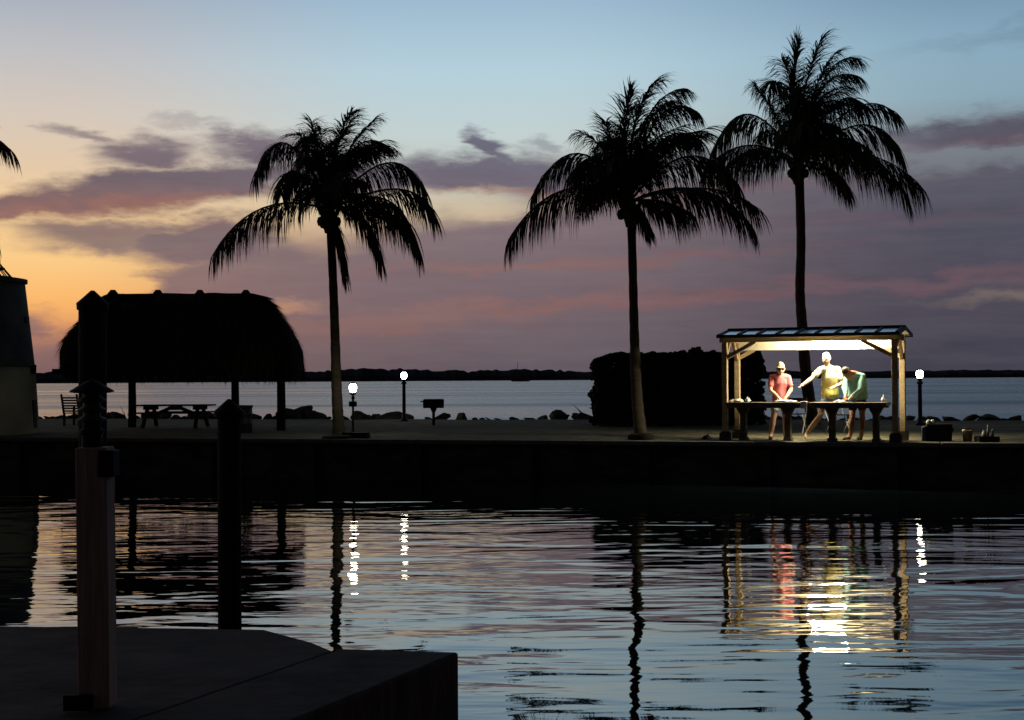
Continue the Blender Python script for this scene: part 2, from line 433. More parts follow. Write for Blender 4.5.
# ---------------------------------------------------------------- land strip
def make_ground():
    q = MB(); ns, ntt = 260, 34
    s0, s1 = -75.0, 95.0
    vs = []
    for j in range(ntt + 1):
        t = 0.42 + (DEPTH - .42) * j / ntt
        for i in range(ns + 1):
            s = s0 + (s1 - s0) * i / ns
            z = HG - .002 + (noise.noise(Vector((s * .5, t * .5, 2))) * .03 + noise.noise(Vector((s * 2.3, t * 2.3, 7))) * .014) * min(1, max(0, (t - .6) / 1.2))
            if t > DEPTH - 1.2: z -= (t - DEPTH + 1.2) * .35
            vs.append(shore(s, t, z))
    fs = [(j * (ns + 1) + i, j * (ns + 1) + i + 1, (j + 1) * (ns + 1) + i + 1, (j + 1) * (ns + 1) + i) for j in range(ntt) for i in range(ns)]
    q.add(vs, fs, 0, True)
    o = len(q.v)   # skirt down to the bay
    base = ntt * (ns + 1)
    lows = [shore(s0 + (s1 - s0) * i / ns, DEPTH + 1.2, -.6) for i in range(ns + 1)]
    q.add([vs[base + i] for i in range(ns + 1)] + lows, [(i, i + 1, ns + 2 + i, ns + 1 + i) for i in range(ns)], 0, True)
    tag(q.build('ground', M_ground), kind='structure')
make_ground()
sw = empty('seawall', shore(10, 0, 0), math.atan2(ed.y, ed.x), 'long dark stained seawall with pale concrete cap running above the canal', 'seawall')
q = MB(); q.box((10, .25, -.25), (170, .3, 2.0)); 
for k in range(-30, 42): q.box((k * 2.4, .06, -.2), (.22, .1, 1.8))
q.build('wall_face', M_wallface, sw)
q = MB()
for k in range(-20, 30):
    q.box((k * 3.5 + 1.75, .22, HG - .045), (3.485, .5, .09))
q.build('cap', M_conc, sw, .012)

# ---------------------------------------------------------------- far shore
def far_shore():
    q = MB(); y0 = 1420; n = 700
    prof = []
    for i in range(n + 1):
        x = -1400 + 2800 * i / n
        u = x / y0 * F + 512
        h = 7.2 + 1.0 * noise.noise(Vector((x * .012, 0, 0))) + 1.0 * noise.noise(Vector((x * .06, 3, 0))) + 1.2 * noise.noise(Vector((x * .22, 9, 0))) + rnd.uniform(-.35, .35)
        if u < 600: h *= 1.0 + .5 * min(1, (600 - u) / 80)
        if 320 < u < 420: h += 1.3 * math.sin((u - 320) / 100 * pi)
        if rnd.random() < .03: h += rnd.uniform(1, 2.6)
        prof.append((x, h))
    vs = []
    for x, h in prof:
        bulge = 6 * noise.noise(Vector((x * .03, 5, 1)))
        yy = y0 + bulge
        vs += [(x, yy - 14, -.3), (x, yy - 14, h * .42), (x, yy - 6, h * .85), (x, yy, h), (x, yy + 40, h * .9), (x, yy + 60, -.3)]
    fs = [(i * 6 + k, i * 6 + 6 + k, i * 6 + 7 + k, i * 6 + 1 + k) for i in range(n) for k in range(5)]
    q.add(vs, fs, 0, False)
    o = q.build('far_shore_mangroves', M_mangrove); tag(o, 'low dark mangrove shoreline far across the bay', 'far wood', kind='stuff')
far_shore()

# ---------------------------------------------------------------- riprap boulders
def rock_mesh(seed):
    r = random.Random(seed * 13); bm = bmesh.new()
    for _ in range(15):
        v = Vector((r.gauss(0, 1), r.gauss(0, 1), r.gauss(0, 1))).normalized() * r.uniform(.4, .52); bm.verts.new(v)
    h_ = bmesh.ops.convex_hull(bm, input=bm.verts)
    bmesh.ops.delete(bm, geom=[g for g in bm.verts if not g.link_faces], context='VERTS')
    bmesh.ops.bevel(bm, geom=list(bm.edges), offset=.03, segments=1, affect='EDGES')
    bmesh.ops.triangulate(bm, faces=bm.faces); bmesh.ops.subdivide_edges(bm, edges=list(bm.edges), cuts=1, use_grid_fill=True)
    for v in bm.verts: v.co *= 1 + .10 * noise.noise(v.co * 6 + Vector((seed, 0, 0)))
    me = bpy.data.meshes.new('rock'); bm.to_mesh(me); bm.free(); me.materials.append(M_rock); return me
rocks = [rock_mesh(i + 1) for i in range(12)]
def add_rock(px, size, h, t=None, lab=None):
    # a boulder on the bay edge seen at picture column px
    s_, t_ = 0, 0
    tt = t if t is not None else DEPTH + rnd.uniform(-.5, .1)
    d = ray(px, 400); # solve on shore line t=tt
    a = Vector((d.x, d.y, 0)); pt = P0 + nd * tt
    # a*k = pt + ed*s
    det = a.x * (-ed.y) - a.y * (-ed.x)
    k = (pt.x * (-ed.y) - pt.y * (-ed.x)) / det
    p = a * k
    o = bpy.data.objects.new('rock', rnd.choice(rocks)); COL.objects.link(o)
    o.location = (p.x, p.y, HG - .04 + h * .22)
    o.scale = (size, size * rnd.uniform(.7, 1.1), h * 1.6)
    o.rotation_euler = (rnd.uniform(-.5, .5), rnd.uniform(-.5, .5), rnd.uniform(0, 6))
    tag(o, lab or 'rough grey boulder in the low row of riprap along the far edge of the grass', 'rock', 'riprap boulders along the bay edge')
spots = []
x = -30
while x < 1060:
    big = 1.0
    if 285 < x < 320: big = 1.3
    elif 30 < x < 285: big = .95
    elif 325 < x < 440: big = .7
    elif 440 < x < 560: big = .5
    elif 560 < x < 600: big = .9
    elif x > 700: big = .72
    w = rnd.uniform(.3, .95)
    hh = w * rnd.uniform(.42, .7) * big * .52
    add_rock(x, w * (1.15 if big > 1 else 1), hh)
    x += w * 33 * rnd.uniform(.4, .95) * (1.2 if big < .7 else (.62 if x < 330 else 1))
for px_, w_, h_, lb in ((292, 1.4, .42, 'broad sloping boulder just right of the right hut post'), (302, 1.2, .5, 'highest boulder of the heap between the hut and the left palm'), (313, .8, .36, 'steep boulder at the right end of the heap beside the left palm'),
        (360, .85, .36, 'rounded boulder right of the short lamp pole'), (375, .5, .24, 'small pointed boulder between the two left lamps'), (391, 1.3, .3, 'long low boulder just left of the taller left lamp pole'),
        (461, .5, .26, 'lone rounded boulder right of the grill'), (560, .9, .26, 'flat boulder a little left of the hedge'), (583, .8, .3, 'boulder touching the left foot of the hedge')):
    add_rock(px_, w_, h_, DEPTH - .5, lb)

# ---------------------------------------------------------------- palms
def frond_mesh(mb, P, L=.75, droop=1.0, wind=0.0, seed=0, n=58, up_push=0.0):
    """P: four 3D bezier points of the midrib"""
    r = random.Random(seed)
    def bz(t):
        u = 1 - t
        return P[0] * (u * u) + P[1] * (2 * u * t) + P[2] * (t * t)
    def tg(t): return ((P[1] - P[0]) * (1 - t) + (P[2] - P[1]) * t).normalized()
    ts = [i / 12 for i in range(13)]
    mb.tube([bz(t) for t in ts], [.028 * (1 - t) ** .8 + .004 for t in ts], 5, 1)
    g = Vector((0, 0, -1)); w = Vector((1, .2, .05)) * wind
    twist = r.uniform(-.5, .5)
    for i in range(n):
        t = .13 + .87 * (i + r.random() * .7) / n
        p = bz(t); d = tg(t)
        side = d.cross(Vector((0, 0, 1)))
        if side.length < .12: side = Vector((math.cos(seed * 1.7), math.sin(seed * 1.7), 0))
        side.normalize()
        nrm = side.cross(d)
        env = min(1, .45 + 2.4 * (t - .1)) * (1 - max(0, t - .62) ** 1.3 * 1.35)
        for sgn in (-1, 1):
            if r.random() < .06: continue
            ll = L * env * r.uniform(.75, 1.2)
            a = side * sgn * .75 + d * (.45 + .75 * t) + nrm * (.18 + up_push) + Vector((r.gauss(0, .16), r.gauss(0, .16), r.gauss(0, .12)))
            a.normalize()
            k = droop * r.uniform(.75, 1.25)
            prev = p; dirn = a.copy(); wd = .0145 * r.uniform(.7, 1.3); k *= 1 + .25 * (r.random() < .3)
            wv = dirn.cross(g)
            if wv.length < .1: wv = side.copy()
            wv.normalize()
            wv = (wv * .7 + Vector((r.uniform(-1, 1), r.uniform(-1, 1), r.uniform(-.3, .3))) * .6).normalized()
            pts = [p]
            for s_ in range(4):
                dirn = (dirn + g * k * .56 + w * .5).normalized()
                prev = prev + dirn * ll / 4; pts.append(prev)
            ws = (wd * .6, wd, wd * .85, wd * .5)
            vs = []
            for q_, ww in zip(pts[:4], ws): vs += [q_ - wv * ww, q_ + wv * ww]
            vs.append(pts[4])
            mb.add(vs, [(0, 1, 3, 2), (2, 3, 5, 4), (4, 5, 7, 6), (6, 7, 8)], 0)
def palm(base, crown_px, trunk_px, y, fronds, radii, label, seed, nuts=True, extra=14, upr=1.0, Lf=.8, wind=.12, tops=True):
    """fronds: (ctrl px, end px, depth offset of the tip in metres, leaflet length, droop)"""
    root = empty('palm_tree', base, 0, label, 'palm tree')
    inv = -Vector(base)
    r = random.Random(seed)
    # trunk
    pts = []
    for (px, py), dyy in trunk_px: pts.append(at(px, py, y + dyy) + inv)
    # subdivide
    fine = []; 
    for i in range(len(pts) - 1):
        for k in range(8):
            t = k / 8
            a = pts[max(i - 1, 0)]; b = pts[i]; c_ = pts[i + 1]; d = pts[min(i + 2, len(pts) - 1)]
            fine.append(.5 * ((2 * b) + (c_ - a) * t + (2 * a - 5 * b + 4 * c_ - d) * t * t + (-a + 3 * b - 3 * c_ + d) * t ** 3))
    fine.append(pts[-1])
    n = len(fine); q = MB()
    rad = []
    for i in range(n):
        f = i / (n - 1)        # 0 at the base
        rr = radii[0] + (radii[1] - radii[0]) * min(1, f * 1.3) + .075 * math.exp(-f * 22) 
        rad.append(rr * (1 + .035 * math.sin(i * 2.1) + r.uniform(-.02, .02)))
    q.tube(fine, rad, 14); q.build('trunk', M_bark, root)
    crown = at(*crown_px, y) + inv
    # heart of the crown and leaf bases
    q = MB(); q.tube([crown + Vector((0, 0, -.5)), crown + Vector((0, 0, -.25)), crown, crown + Vector((0, 0, .35))], [radii[1] * 1.0, radii[1] * 1.7, radii[1] * 1.5, .04], 10)
    for k in range(7):
        a = k * .9 + r.random(); q.tube([crown + Vector((0, 0, -.3)), crown + Vector((math.cos(a) * .2, math.sin(a) * .2, -.02)), crown + Vector((math.cos(a) * .32, math.sin(a) * .32, .22))], [.05, .05, .02], 5)
    q.build('crown_heart', M_stem, root)
    i = 0
    for (cx, cy), (ex, ey), dpt, L, dr in fronds:
        E = at(ex, ey, y + dpt) + inv; C = at(cx, cy, y + dpt * .45) + inv
        q = MB(); frond_mesh(q, [crown + Vector((0, 0, .05)), C, E], L * (1.3 if ey > crown_px[1] - 40 else 1.15) * Lf / .8, dr * 1.1, wind, seed * 50 + i, 132); q.build('frond', [M_frond, M_stem], root); i += 1
    for k in range(extra):
        # fronds towards and away from the viewer, filling the crown
        a = (pi / 2 if k % 2 else -pi / 2) + r.uniform(-.75, .75)
        el = r.uniform(.45, 1.3); ln = r.uniform(1.7, 2.3) * upr
        h = Vector((math.cos(a), math.sin(a), 0))
        C = crown + h * ln * .55 * math.cos(el) + Vector((0, 0, ln * .75 * math.sin(el)))
        E = crown + h * ln * (.95 * math.cos(el * .8)) + Vector((0, 0, ln * (.9 * math.sin(el) - .38 * math.cos(el) - .05)))
        q = MB(); frond_mesh(q, [crown + Vector((0, 0, .05)), C, E], .72 * Lf / .8, .95, wind, seed * 90 + k, 72); q.build('frond', [M_frond, M_stem], root)
    for k in range(9 if tops else 0):
        # young upright fronds, bent over by the breeze
        a = k * 2.4 + r.uniform(-.3, .3); ln = r.uniform(1.9, 2.45) * upr; sp = r.uniform(.25, .7)
        h = Vector((math.cos(a), math.sin(a), 0))
        C = crown + h * sp * .5 + Vector((-.05, 0, ln * .7))
        E = crown + h * sp * 1.9 + Vector((.75 * r.random() + .15, 0, ln * r.uniform(.72, .95)))
        q = MB(); frond_mesh(q, [crown + Vector((0, 0, .05)), C, E], .78 * Lf / .8, .55, wind * 1.8, seed * 130 + k, 84); q.build('frond', [M_frond, M_stem], root)
    if nuts:
        for k in range(5):
            a = k * 1.26 + r.random(); q = MB(); c0 = crown + Vector((math.cos(a) * .2, math.sin(a) * .2, -.22 - .07 * (k % 2)))
            q.lathe(c0, [(0.001, -.12), (.06, -.1), (.09, 0), (.065, .09), (0.001, .12)], 10); q.build('coconut', M_frond, root)
    return root

yA = 33.4
bA = ground(339, yA)
palm(bA, (329, 212), [((339, 436), 0), ((338, 418), 0), ((336.5, 385), .05), ((335, 335), .05), ((333, 280), 0), ((330, 216), 0)], yA,
     [((254, 184), (213, 254), .5, .85, 1.3),       ((282, 92), (254, 180), .6, .7, 1.0), ((285, 140), (281, 195), -1.2, .75, 1.0),
      ((318, 150), (312, 122), .3, .6, .5), ((335, 130), (352, 112), .7, .6, .3), ((338, 150), (376, 118), .2, .6, .5),
      ((350, 120), (388, 146), -.5, .65, .8), ((325, 120), (303, 140), .8, .65, .8), ((345, 130), (372, 152), .9, .65, .8),
      ((395, 125), (426, 192), .6, .75, 1.1), ((415, 165), (434, 216), -.7, .8, 1.1), ((400, 170), (418, 250), .4, .85, 1.2), ((385, 195), (410, 232), 1.3, .8, 1.2),
      ((368, 195), (381, 262), -.5, .7, 1.2), ((338, 220), (346, 280), -.3, .5, 1.2)],
     (.145, .10), 'coconut palm with its trunk foot lit by the short lamp beside it', 3, extra=14, upr=1.0)
yB = 30.6
bB = ground(641, yB)
palm(bB, (630, 204), [((642, 440), 0), ((639.5, 425), 0), ((636.5, 390), 0), ((634.5, 340), 0), ((633, 280), 0), ((631, 208), 0)], yB,
     [((556, 160), (508, 240), .4, .85, 1.35), ((575, 108), (532, 196), .5, .75, 1.0), ((600, 130), (570, 175), -1.1, .8, 1.2),
      ((612, 140), (606, 122), .5, .6, .4), ((618, 130), (632, 92), -.2, .7, .4), ((625, 112), (656, 80), .3, .75, .5), ((636, 95), (684, 88), .2, .65, .7),
      ((652, 80), (698, 112), -.5, .7, .9), ((660, 110), (700, 140), .8, .75, 1.0), ((640, 110), (672, 100), 1, .7, .7), ((618, 110), (610, 150), -.9, .6, .7),
      ((690, 120), (737, 184), .6, .8, 1.1), ((705, 165), (752, 226), -.4, .85, 1.2), ((715, 172), (757, 208), .9, .8, 1.1),       ((660, 195), (690, 212), .3, .7, 1.2), ((640, 205), (650, 232), -.5, .45, 1.2)],
     (.15, .092), 'coconut palm growing in front of the clipped hedge, its crown swept to the right', 5, extra=13, upr=.95)
yC = 37.0
bC = ground(814, yC)
palm(bC, (798, 165), [((815, 431), 0), ((811, 410), 0), ((806, 375), .05), ((802.5, 330), .05), ((800, 290), .05), ((801, 240), 0), ((799, 170), 0)], yC,
     [((745, 72), (713, 150), .5, .85, 1.2), ((745, 125), (706, 168), -.8, .9, 1.3), ((760, 130), (722, 170), 1.2, .8, 1.3), ((775, 110), (755, 86), .2, .6, .6),
      ((782, 70), (771, 82), .7, .75, .8), ((790, 95), (799, 42), -.2, .7, .35), ((800, 80), (822, 38), .3, .7, .45), ((815, 60), (858, 76), -.3, .7, .7),
      ((820, 50), (856, 58), .5, .65, .6), ((810, 80), (836, 52), .2, .6, .5), ((800, 90), (782, 60), -.5, .7, .6), ((840, 75), (862, 105), 1.0, .75, .9),
      ((860, 78), (896, 114), .4, .8, .9), ((870, 92), (901, 152), -.6, .9, 1.1), ((872, 135), (921, 186), .5, .9, 1.2), ((860, 120), (908, 196), -.9, .9, 1.2),
      ((828, 155), (849, 190), .3, .65, 1.0), ((835, 120), (870, 150), -1.4, .9, 1.2), ((815, 115), (835, 125), 1.5, .9, 1.0)],
     (.175, .12), 'tall coconut palm whose trunk rises behind the lit open shelter', 9, extra=11, upr=1.12, Lf=.92)
yD = 31.0
bD = ground(-120, yD)
palm(bD, (-95, 160), [((-120, 440), 0), ((-112, 350), 0), ((-98, 240), 0), ((-96, 165), 0)], yD,
     [((-42, 96), (13, 152), .2, .7, 1.0), ((-30, 150), (-5, 235), .6, .8, 1.2), ((-60, 70), (-12, 110), -.4, .7, .8), ((-110, 110), (-90, 60), .2, .7, .5), ((-150, 90), (-210, 170), 0, .8, 1.2), ((-140, 160), (-200, 215), .5, .8, 1.2)],
     (.17, .12), 'palm mostly out of view at the far left, one frond reaching in above the tower', 13, extra=8, tops=False)

# ---------------------------------------------------------------- thatched hut
def hut():
    y = 37.5; cx = (58 + 304) / 2
    base = ground(cx, y)
    root = empty('thatched_hut', base, 0, 'open sided hut with a large dark shaggy palm thatch roof on wooden posts', 'thatched hut')
    sc = y / F
    # silhouette half widths against height; ridge along x
    prof = [(375, 60, 303), (368, 58, 304), (352, 59, 302), (341, 64, 297.5), (326, 75, 290), (312, 88, 280), (303, 97, 271), (297, 104, 262), (293.5, 110, 251)]
    q = MB(); n = 72; rings = []
    D = 2.3
    for i, (py, xl, xr) in enumerate(prof):
        L = at(xl, py, y) - base; Rr = at(xr, py, y) - base
        f = i / (len(prof) - 1)
        dep = [2.35, 2.42, 2.2, 2.0, 1.6, 1.15, .75, .4, .12][i]
        cxx = (L.x + Rr.x) / 2 + 4.5 * sc * (1 - f); hx = (Rr.x - L.x) / 2 * (1 - .062 * (1 - f)); z = (L.z + Rr.z) / 2; ring = []
        for k in range(n):
            a = 2 * pi * k / n
            ca, sa = math.cos(a), math.sin(a)
            ex = .68
            X = cxx + hx * math.copysign(abs(ca) ** ex, ca); Yy = dep * math.copysign(abs(sa) ** ex, sa)
            j = noise.noise(Vector((X * 1.7, Yy * 1.7, z * 2.5))) * .05
            zz = z + (L.z - Rr.z) * (-.5) * ca
            if i == 0: zz += noise.noise(Vector((a * 14, 3, 3))) * .07
            ring.append((X * (1 + j * .3), Yy * (1 + j * .6), zz + j * .5))
        rings.append(ring)
    inner = [[(x_ * .93, y_ * .93, z_ + .1) for x_, y_, z_ in rings[0]], [(x_ * .6, y_ * .45, rings[-2][0][2] - .2) for x_, y_, z_ in rings[0]]]
    allr = [inner[1], inner[0]] + rings
    vs = [v for r_ in allr for v in r_]; fs = [tuple(range(n))]
    for i in range(len(allr) - 1):
        for k in range(n): fs.append((i * n + k, i * n + (k + 1) % n, (i + 1) * n + (k + 1) % n, (i + 1) * n + k))
    fs.append(tuple((len(allr) - 1) * n + k for k in range(n)))
    q.add(vs, fs, 0, False)
    # shaggy thatch strands over the slopes
    for i in range(9000):
        ri = rnd.random() ** .8 * (len(rings) - 1.001); i0 = int(ri); fr = ri - i0; k = rnd.randrange(n)
        a = Vector(rings[i0][k]).lerp(Vector(rings[i0 + 1][k]), fr)
        b = Vector(rings[max(0, i0 - 1)][k]); b2 = Vector(rings[i0][k])
        dn = (b2 - Vector(rings[i0 + 1][k])).normalized()
        out = Vector((a.x, a.y, 0)).normalized() if Vector((a.x, a.y, 0)).length > .01 else Vector((0, -1, 0))
        st_ = a + out * .015
        en = st_ + dn * rnd.uniform(.15, .4) + out * rnd.uniform(.0, .12) + Vector((rnd.uniform(-.05, .05), rnd.uniform(-.05, .05), rnd.uniform(-.05, .0)))
        sv = dn.cross(out).normalized() * .012 if dn.cross(out).length > .01 else Vector((.012, 0, 0))
        q.add([st_ - sv, st_ + sv, en], [(0, 1, 2)], 0)
    for i in range(1500):
        k = rnd.randrange(n); a = Vector(rings[rnd.randrange(2)][k]); out = Vector((a.x, a.y, 0)).normalized()
        a = a.lerp(Vector(rings[0][(k + 1) % n]), rnd.random() * .5) + out * .01
        en = a + Vector((rnd.uniform(-.06, .06), rnd.uniform(-.06, .06), -rnd.uniform(.06, .26))); t2 = Vector((-out.y, out.x, 0)) * rnd.uniform(.01, .03)
        q.add([a - t2, a + t2, en], [(0, 1, 2)], 0)
    rf = q.build('roof', M_thatch, root)
    for px_ in (113, 158, 200, 246):
        q = MB(); c0 = at(px_, 294, y) - base
        q.add([c0 + Vector((-.16, -.14, -.06)), c0 + Vector((.16, -.14, -.06)), c0 + Vector((.16, .14, -.06)), c0 + Vector((-.16, .14, -.06)),
               c0 + Vector((-.05, -.05, .11)), c0 + Vector((.05, -.05, .11)), c0 + Vector((.05, .05, .11)), c0 + Vector((-.05, .05, .11))],
              [(0, 1, 5, 4), (1, 2, 6, 5), (2, 3, 7, 6), (3, 0, 4, 7), (4, 5, 6, 7)])
        q.build('ridge_knot', M_thatch, rf)
    for px_, yy in ((92, 36.0), (281, 36.0), (132, 38.8), (235, 38.8)):
        q = MB(); b0 = at(px_, 420, yy); b0.z = HG; tp = b0.copy(); tp.z = HG + 1.75
        q.tube([b0 - base - Vector((0, 0, .2)), b0 - base + Vector((.01, 0, .6)), tp - base], [.115, .11, .10], 12); q.build('post', M_pile, root)
    q = MB()
    for yy in (-1.5, 1.3): q.bar((-2.9, yy, 1.52), (2.9, yy, 1.52), .1, .12)
    for xx in (-2.4, 0, 2.4): q.bar((xx, -2, 1.62), (xx, 2, 1.62), .09, .1)
    q.build('roof_beam', M_pile, root)
hut()

# ---------------------------------------------------------------- picnic table
def picnic():
    y = 38.6; b = ground(175.5, y)
    root = empty('picnic_table', b, R(-4), 'wooden picnic table with crossed leg braces under the thatched hut', 'picnic table')
    hw = 37.5 * y / F; ht = at(175, 405.2, y).z - HG
    q = MB()
    for k in range(5): q.box((0, -.3 + k * .15, ht), (2 * hw, .14, .04))
    q.build('tabletop', M_darkwood, root)
    for sg in (-1, 1):
        q = MB()
        for k in range(2): q.box((0, sg * (.62 + k * .13), .4), (2 * hw, .12, .04))
        q.build('bench', M_darkwood, root)
    for sx in (-.68, .68):
        q = MB()
        for sg in (-1, 1): q.bar((sx, sg * .22, ht - .02), (sx + (.04 if sx > 0 else -.04), sg * .6, 0), .10, .04)
        q.bar((sx, -.75, .36), (sx, .75, .36), .04, .1, upv=Vector((0, 0, 1)))
        q.bar((sx, -.32, ht - .07), (sx, .32, ht - .07), .22, .1)
        q.build('leg', M_darkwood, root)
    q = MB(); q.bar((-.68, 0, .3), (-.08, 0, ht - .05), .08, .09); q.bar((.68, 0, .3), (.08, 0, ht - .05), .08, .09); q.box((0, 0, ht - .08), (.3, .3, .1)); q.build('brace', M_darkwood, root)
picnic()

# ---------------------------------------------------------------- rubbish barrel
def barrel():
    y = 34.5; b = ground(240.5, y)
    root = empty('rubbish_barrel', b, 0, 'dark drum shaped rubbish barrel beside a hut post', 'barrel')
    q = MB(); q.lathe((0, 0, 0), [(.27, 0), (.28, .02), (.285, .2), (.297, .22), (.285, .24), (.285, .42), (.297, .44), (.285, .46), (.28, .62)], 24); q.build('body', M_metal, root)
    q = MB(); q.lathe((0, 0, 0), [(.30, .605), (.305, .64), (.29, .655), (.10, .66), (.001, .66)], 24); q.build('lid', M_metal, root)
barrel()

# ---------------------------------------------------------------- slatted chair
def chair():
    b = ground(76, 40.5)
    root = empty('slatted_chair', b, R(160), 'dark slatted wooden chair standing just left of the tall piling', 'chair')
    q = MB()
    for k in range(6): q.box((0, .2 + k * .018, .42 + k * .075), (.52, .02, .048))
    for sx in (-.26, .26): q.bar((sx, .19, .3), (sx, .32, .9), .045, .045)
    q.build('backrest', M_darkwood, root)
    q = MB()
    for k in range(4): q.box((0, -.22 + k * .12, .36), (.52, .1, .025))
    q.build('seat', M_darkwood, root)
    for sx in (-.25, .25):
        for sy in (-.24, .2):
            q = MB(); q.bar((sx, sy, 0), (sx, sy, .36), .05, .05); q.build('leg', M_darkwood, root)
        q = MB(); q.box((sx, -.02, .56), (.07, .5, .03)); q.bar((sx, -.24, .36), (sx, -.24, .55), .05, .05); q.build('arm', M_darkwood, root)
chair()

# ---------------------------------------------------------------- tower at the left
def tower():
    y = 33.2 + 1.5; zc = -34
    b = ground(zc, y)
    root = empty('round_tower', b, 0, 'stout round tapering masonry tower with a projecting rim, cut off by the left edge', 'tower')
    sc = y / F
    def rz(px, py):
        p = at(px - 2.6, py, y); return (p.x - b.x), p.z - HG
    r0, z0 = rz(38.5, 436); r1, z1 = rz(35, 376); r2, z2 = rz(24.6, 283)
    rm, zm = rz(34.3, 366)
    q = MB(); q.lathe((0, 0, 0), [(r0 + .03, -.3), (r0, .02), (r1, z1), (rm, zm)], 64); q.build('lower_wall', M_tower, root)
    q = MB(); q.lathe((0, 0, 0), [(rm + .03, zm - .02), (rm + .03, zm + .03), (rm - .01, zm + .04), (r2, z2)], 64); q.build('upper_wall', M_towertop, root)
    q = MB(); q.lathe((0, 0, 0), [(r2 - .02, z2 - .002), (r2 + .06, z2 + .01), (r2 + .06, z2 + .1), (r2 - .05, z2 + .12), (.4, z2 + .14), (.001, z2 + .14)], 64, smooth=False); q.build('rim', M_towertop, root)
    # brackets standing out on the side
    for px0, px1, py0, py1, m in ((26, 30.5, 317, 323, M_metal), (33, 37.5, 366, 374, M_metal), (36, 38.2, 400, 428, M_metal)):
        xa, za = rz(px0, py1); xb, zb = rz(px1, py0)
        q = MB(); q.box(((xa + xb) / 2, 0, (za + zb) / 2), (xb - xa, .22, zb - za)); q.build('bracket', m, root)
    # small dark opening on the wall
    xa, za = rz(13, 373); rr = r1 + .005; a = math.asin(max(-1, min(1, xa / rr)))
    q = MB(); q.box((rr * math.sin(a), -rr * math.cos(a), za), (.14, .05, .17), Matrix.Rotation(a, 3, 'Z')); q.build('vent', M_black, root)
    # openwork conical lantern roof
    rc, _ = rz(13, 277); za = z2 + .13; top = za + 1.25
    q = MB(); nn = 26
    for k in range(nn):
        a = 2 * pi * k / nn
        q.bar((rc * math.cos(a), rc * math.sin(a), za), (.05 * math.cos(a + .5), .05 * math.sin(a + .5), top), .018, .02)
        q.bar((rc * math.cos(a), rc * math.sin(a), za), (.05 * math.cos(a - .5), .05 * math.sin(a - .5), top), .018, .02)
    for f in (0, .18, .36, .54, .72): q.lathe((0, 0, za + (top - za) * f), [((rc) * (1 - f) + .012, 0), (rc * (1 - f) + .012, .03), (rc * (1 - f) - .02, .03), (rc * (1 - f) - .02, 0)], 40, smooth=False)
    q.build('lantern_cage', mat('rusty_brown_mesh', (.16, .09, .06), .8, .3, 8, spec=.1), root)
tower()

# ---------------------------------------------------------------- lamps
def lamp(px, ybase, h, label, box=False, rpole=.05, rg=.11):
    b = ground(px, ybase)
    root = empty('path_lamp', b, 0, label, 'lamp', 'short globe lamps on the grass')
    q = MB(); q.lathe((0, 0, 0), [(.12, 0), (.12, .05), (.07, .08), (rpole, .12), (rpole * .9, h - .26), (rpole * 1.4, h - .25), (rpole * 1.4, h - .2), (rpole * .8, h - .18), (rpole * .9, h - .12)], 14); q.build('pole', M_metal, root)
    q = MB(); q.lathe((0, 0, h), [(.04, -rg * 1.15), (rg * .75, -rg * 1.05), (rg, -rg * .3), (rg, rg * .45), (rg * .7, rg * 1.1), (.001, rg * 1.25)], 18); q.build('globe', M_globe, root)
    q = MB(); q.lathe((0, 0, h - .13), [(.05, -.03), (.075, 0), (.075, .02), (.03, .02)], 14); q.build('collar', M_metal, root)
    q = MB(); q.lathe((0, 0, h + rg * 1.27), [(rg * .98, -.02), (rg * .98, 0), (rg * .4, .02), (.001, .025)], 16); q.build('cap', M_metal, root)
    if box:
        q = MB(); q.box((0, -.03, h - .36), (.17, .13, .12)); q.build('junction_box', M_metal, root, .008)
    return root
def lamp_h(px, py, y): return at(px, py, y).z - HG
lamp(353, 32.2, lamp_h(353, 388, 32.2), 'shortest glowing globe lamp with a small box on its thin pole', True, .028, .084)
lamp(404, 42.5, lamp_h(404, 375.5, 42.5), 'glowing globe lamp on a plain dark pole between the left palm and the grill', False, .055, .088)
lamp(920, 36.5, lamp_h(920, 374, 36.5), 'glowing globe lamp on a dark pole to the right of the lit shelter', False, .055, .088)

# ---------------------------------------------------------------- park grill
def grill():
    y = 39.5; b = ground(433.5, y)
    root = empty('park_grill', b, 0, 'black box barbecue grill on a single post on the grass', 'grill')
    z0 = at(433, 408, y).z - HG; z1 = at(433, 400, y).z - HG
    w = 20 * y / F
    q = MB(); q.box((0, 0, (z0 + z1) / 2), (w, .42, z1 - z0), taper=1.03); q.build('firebox', M_black, root, .01)
    q = MB(); q.box((0, 0, z1 + .012), (w * .98, .44, .02))
    for k in range(9): q.bar((-w / 2 + .05 + k * w / 9, -.2, z1 + .03), (-w / 2 + .05 + k * w / 9, .2, z1 + .03), .012, .012)
    q.build('grate', M_black, root)
    q = MB(); q.bar((-w / 2 - .09, 0, z1 - .04), (-w / 2 + .02, 0, z1 - .04), .03, .03); q.build('handle', M_black, root)
    q = MB(); q.tube([(0, 0, -.05), (0, 0, z0 - .1)], .04, 12); q.tube([(0, 0, z0 - .12), (0, 0, z0 + .002)], [.045, .1], 12); q.build('post', M_black, root)
grill()

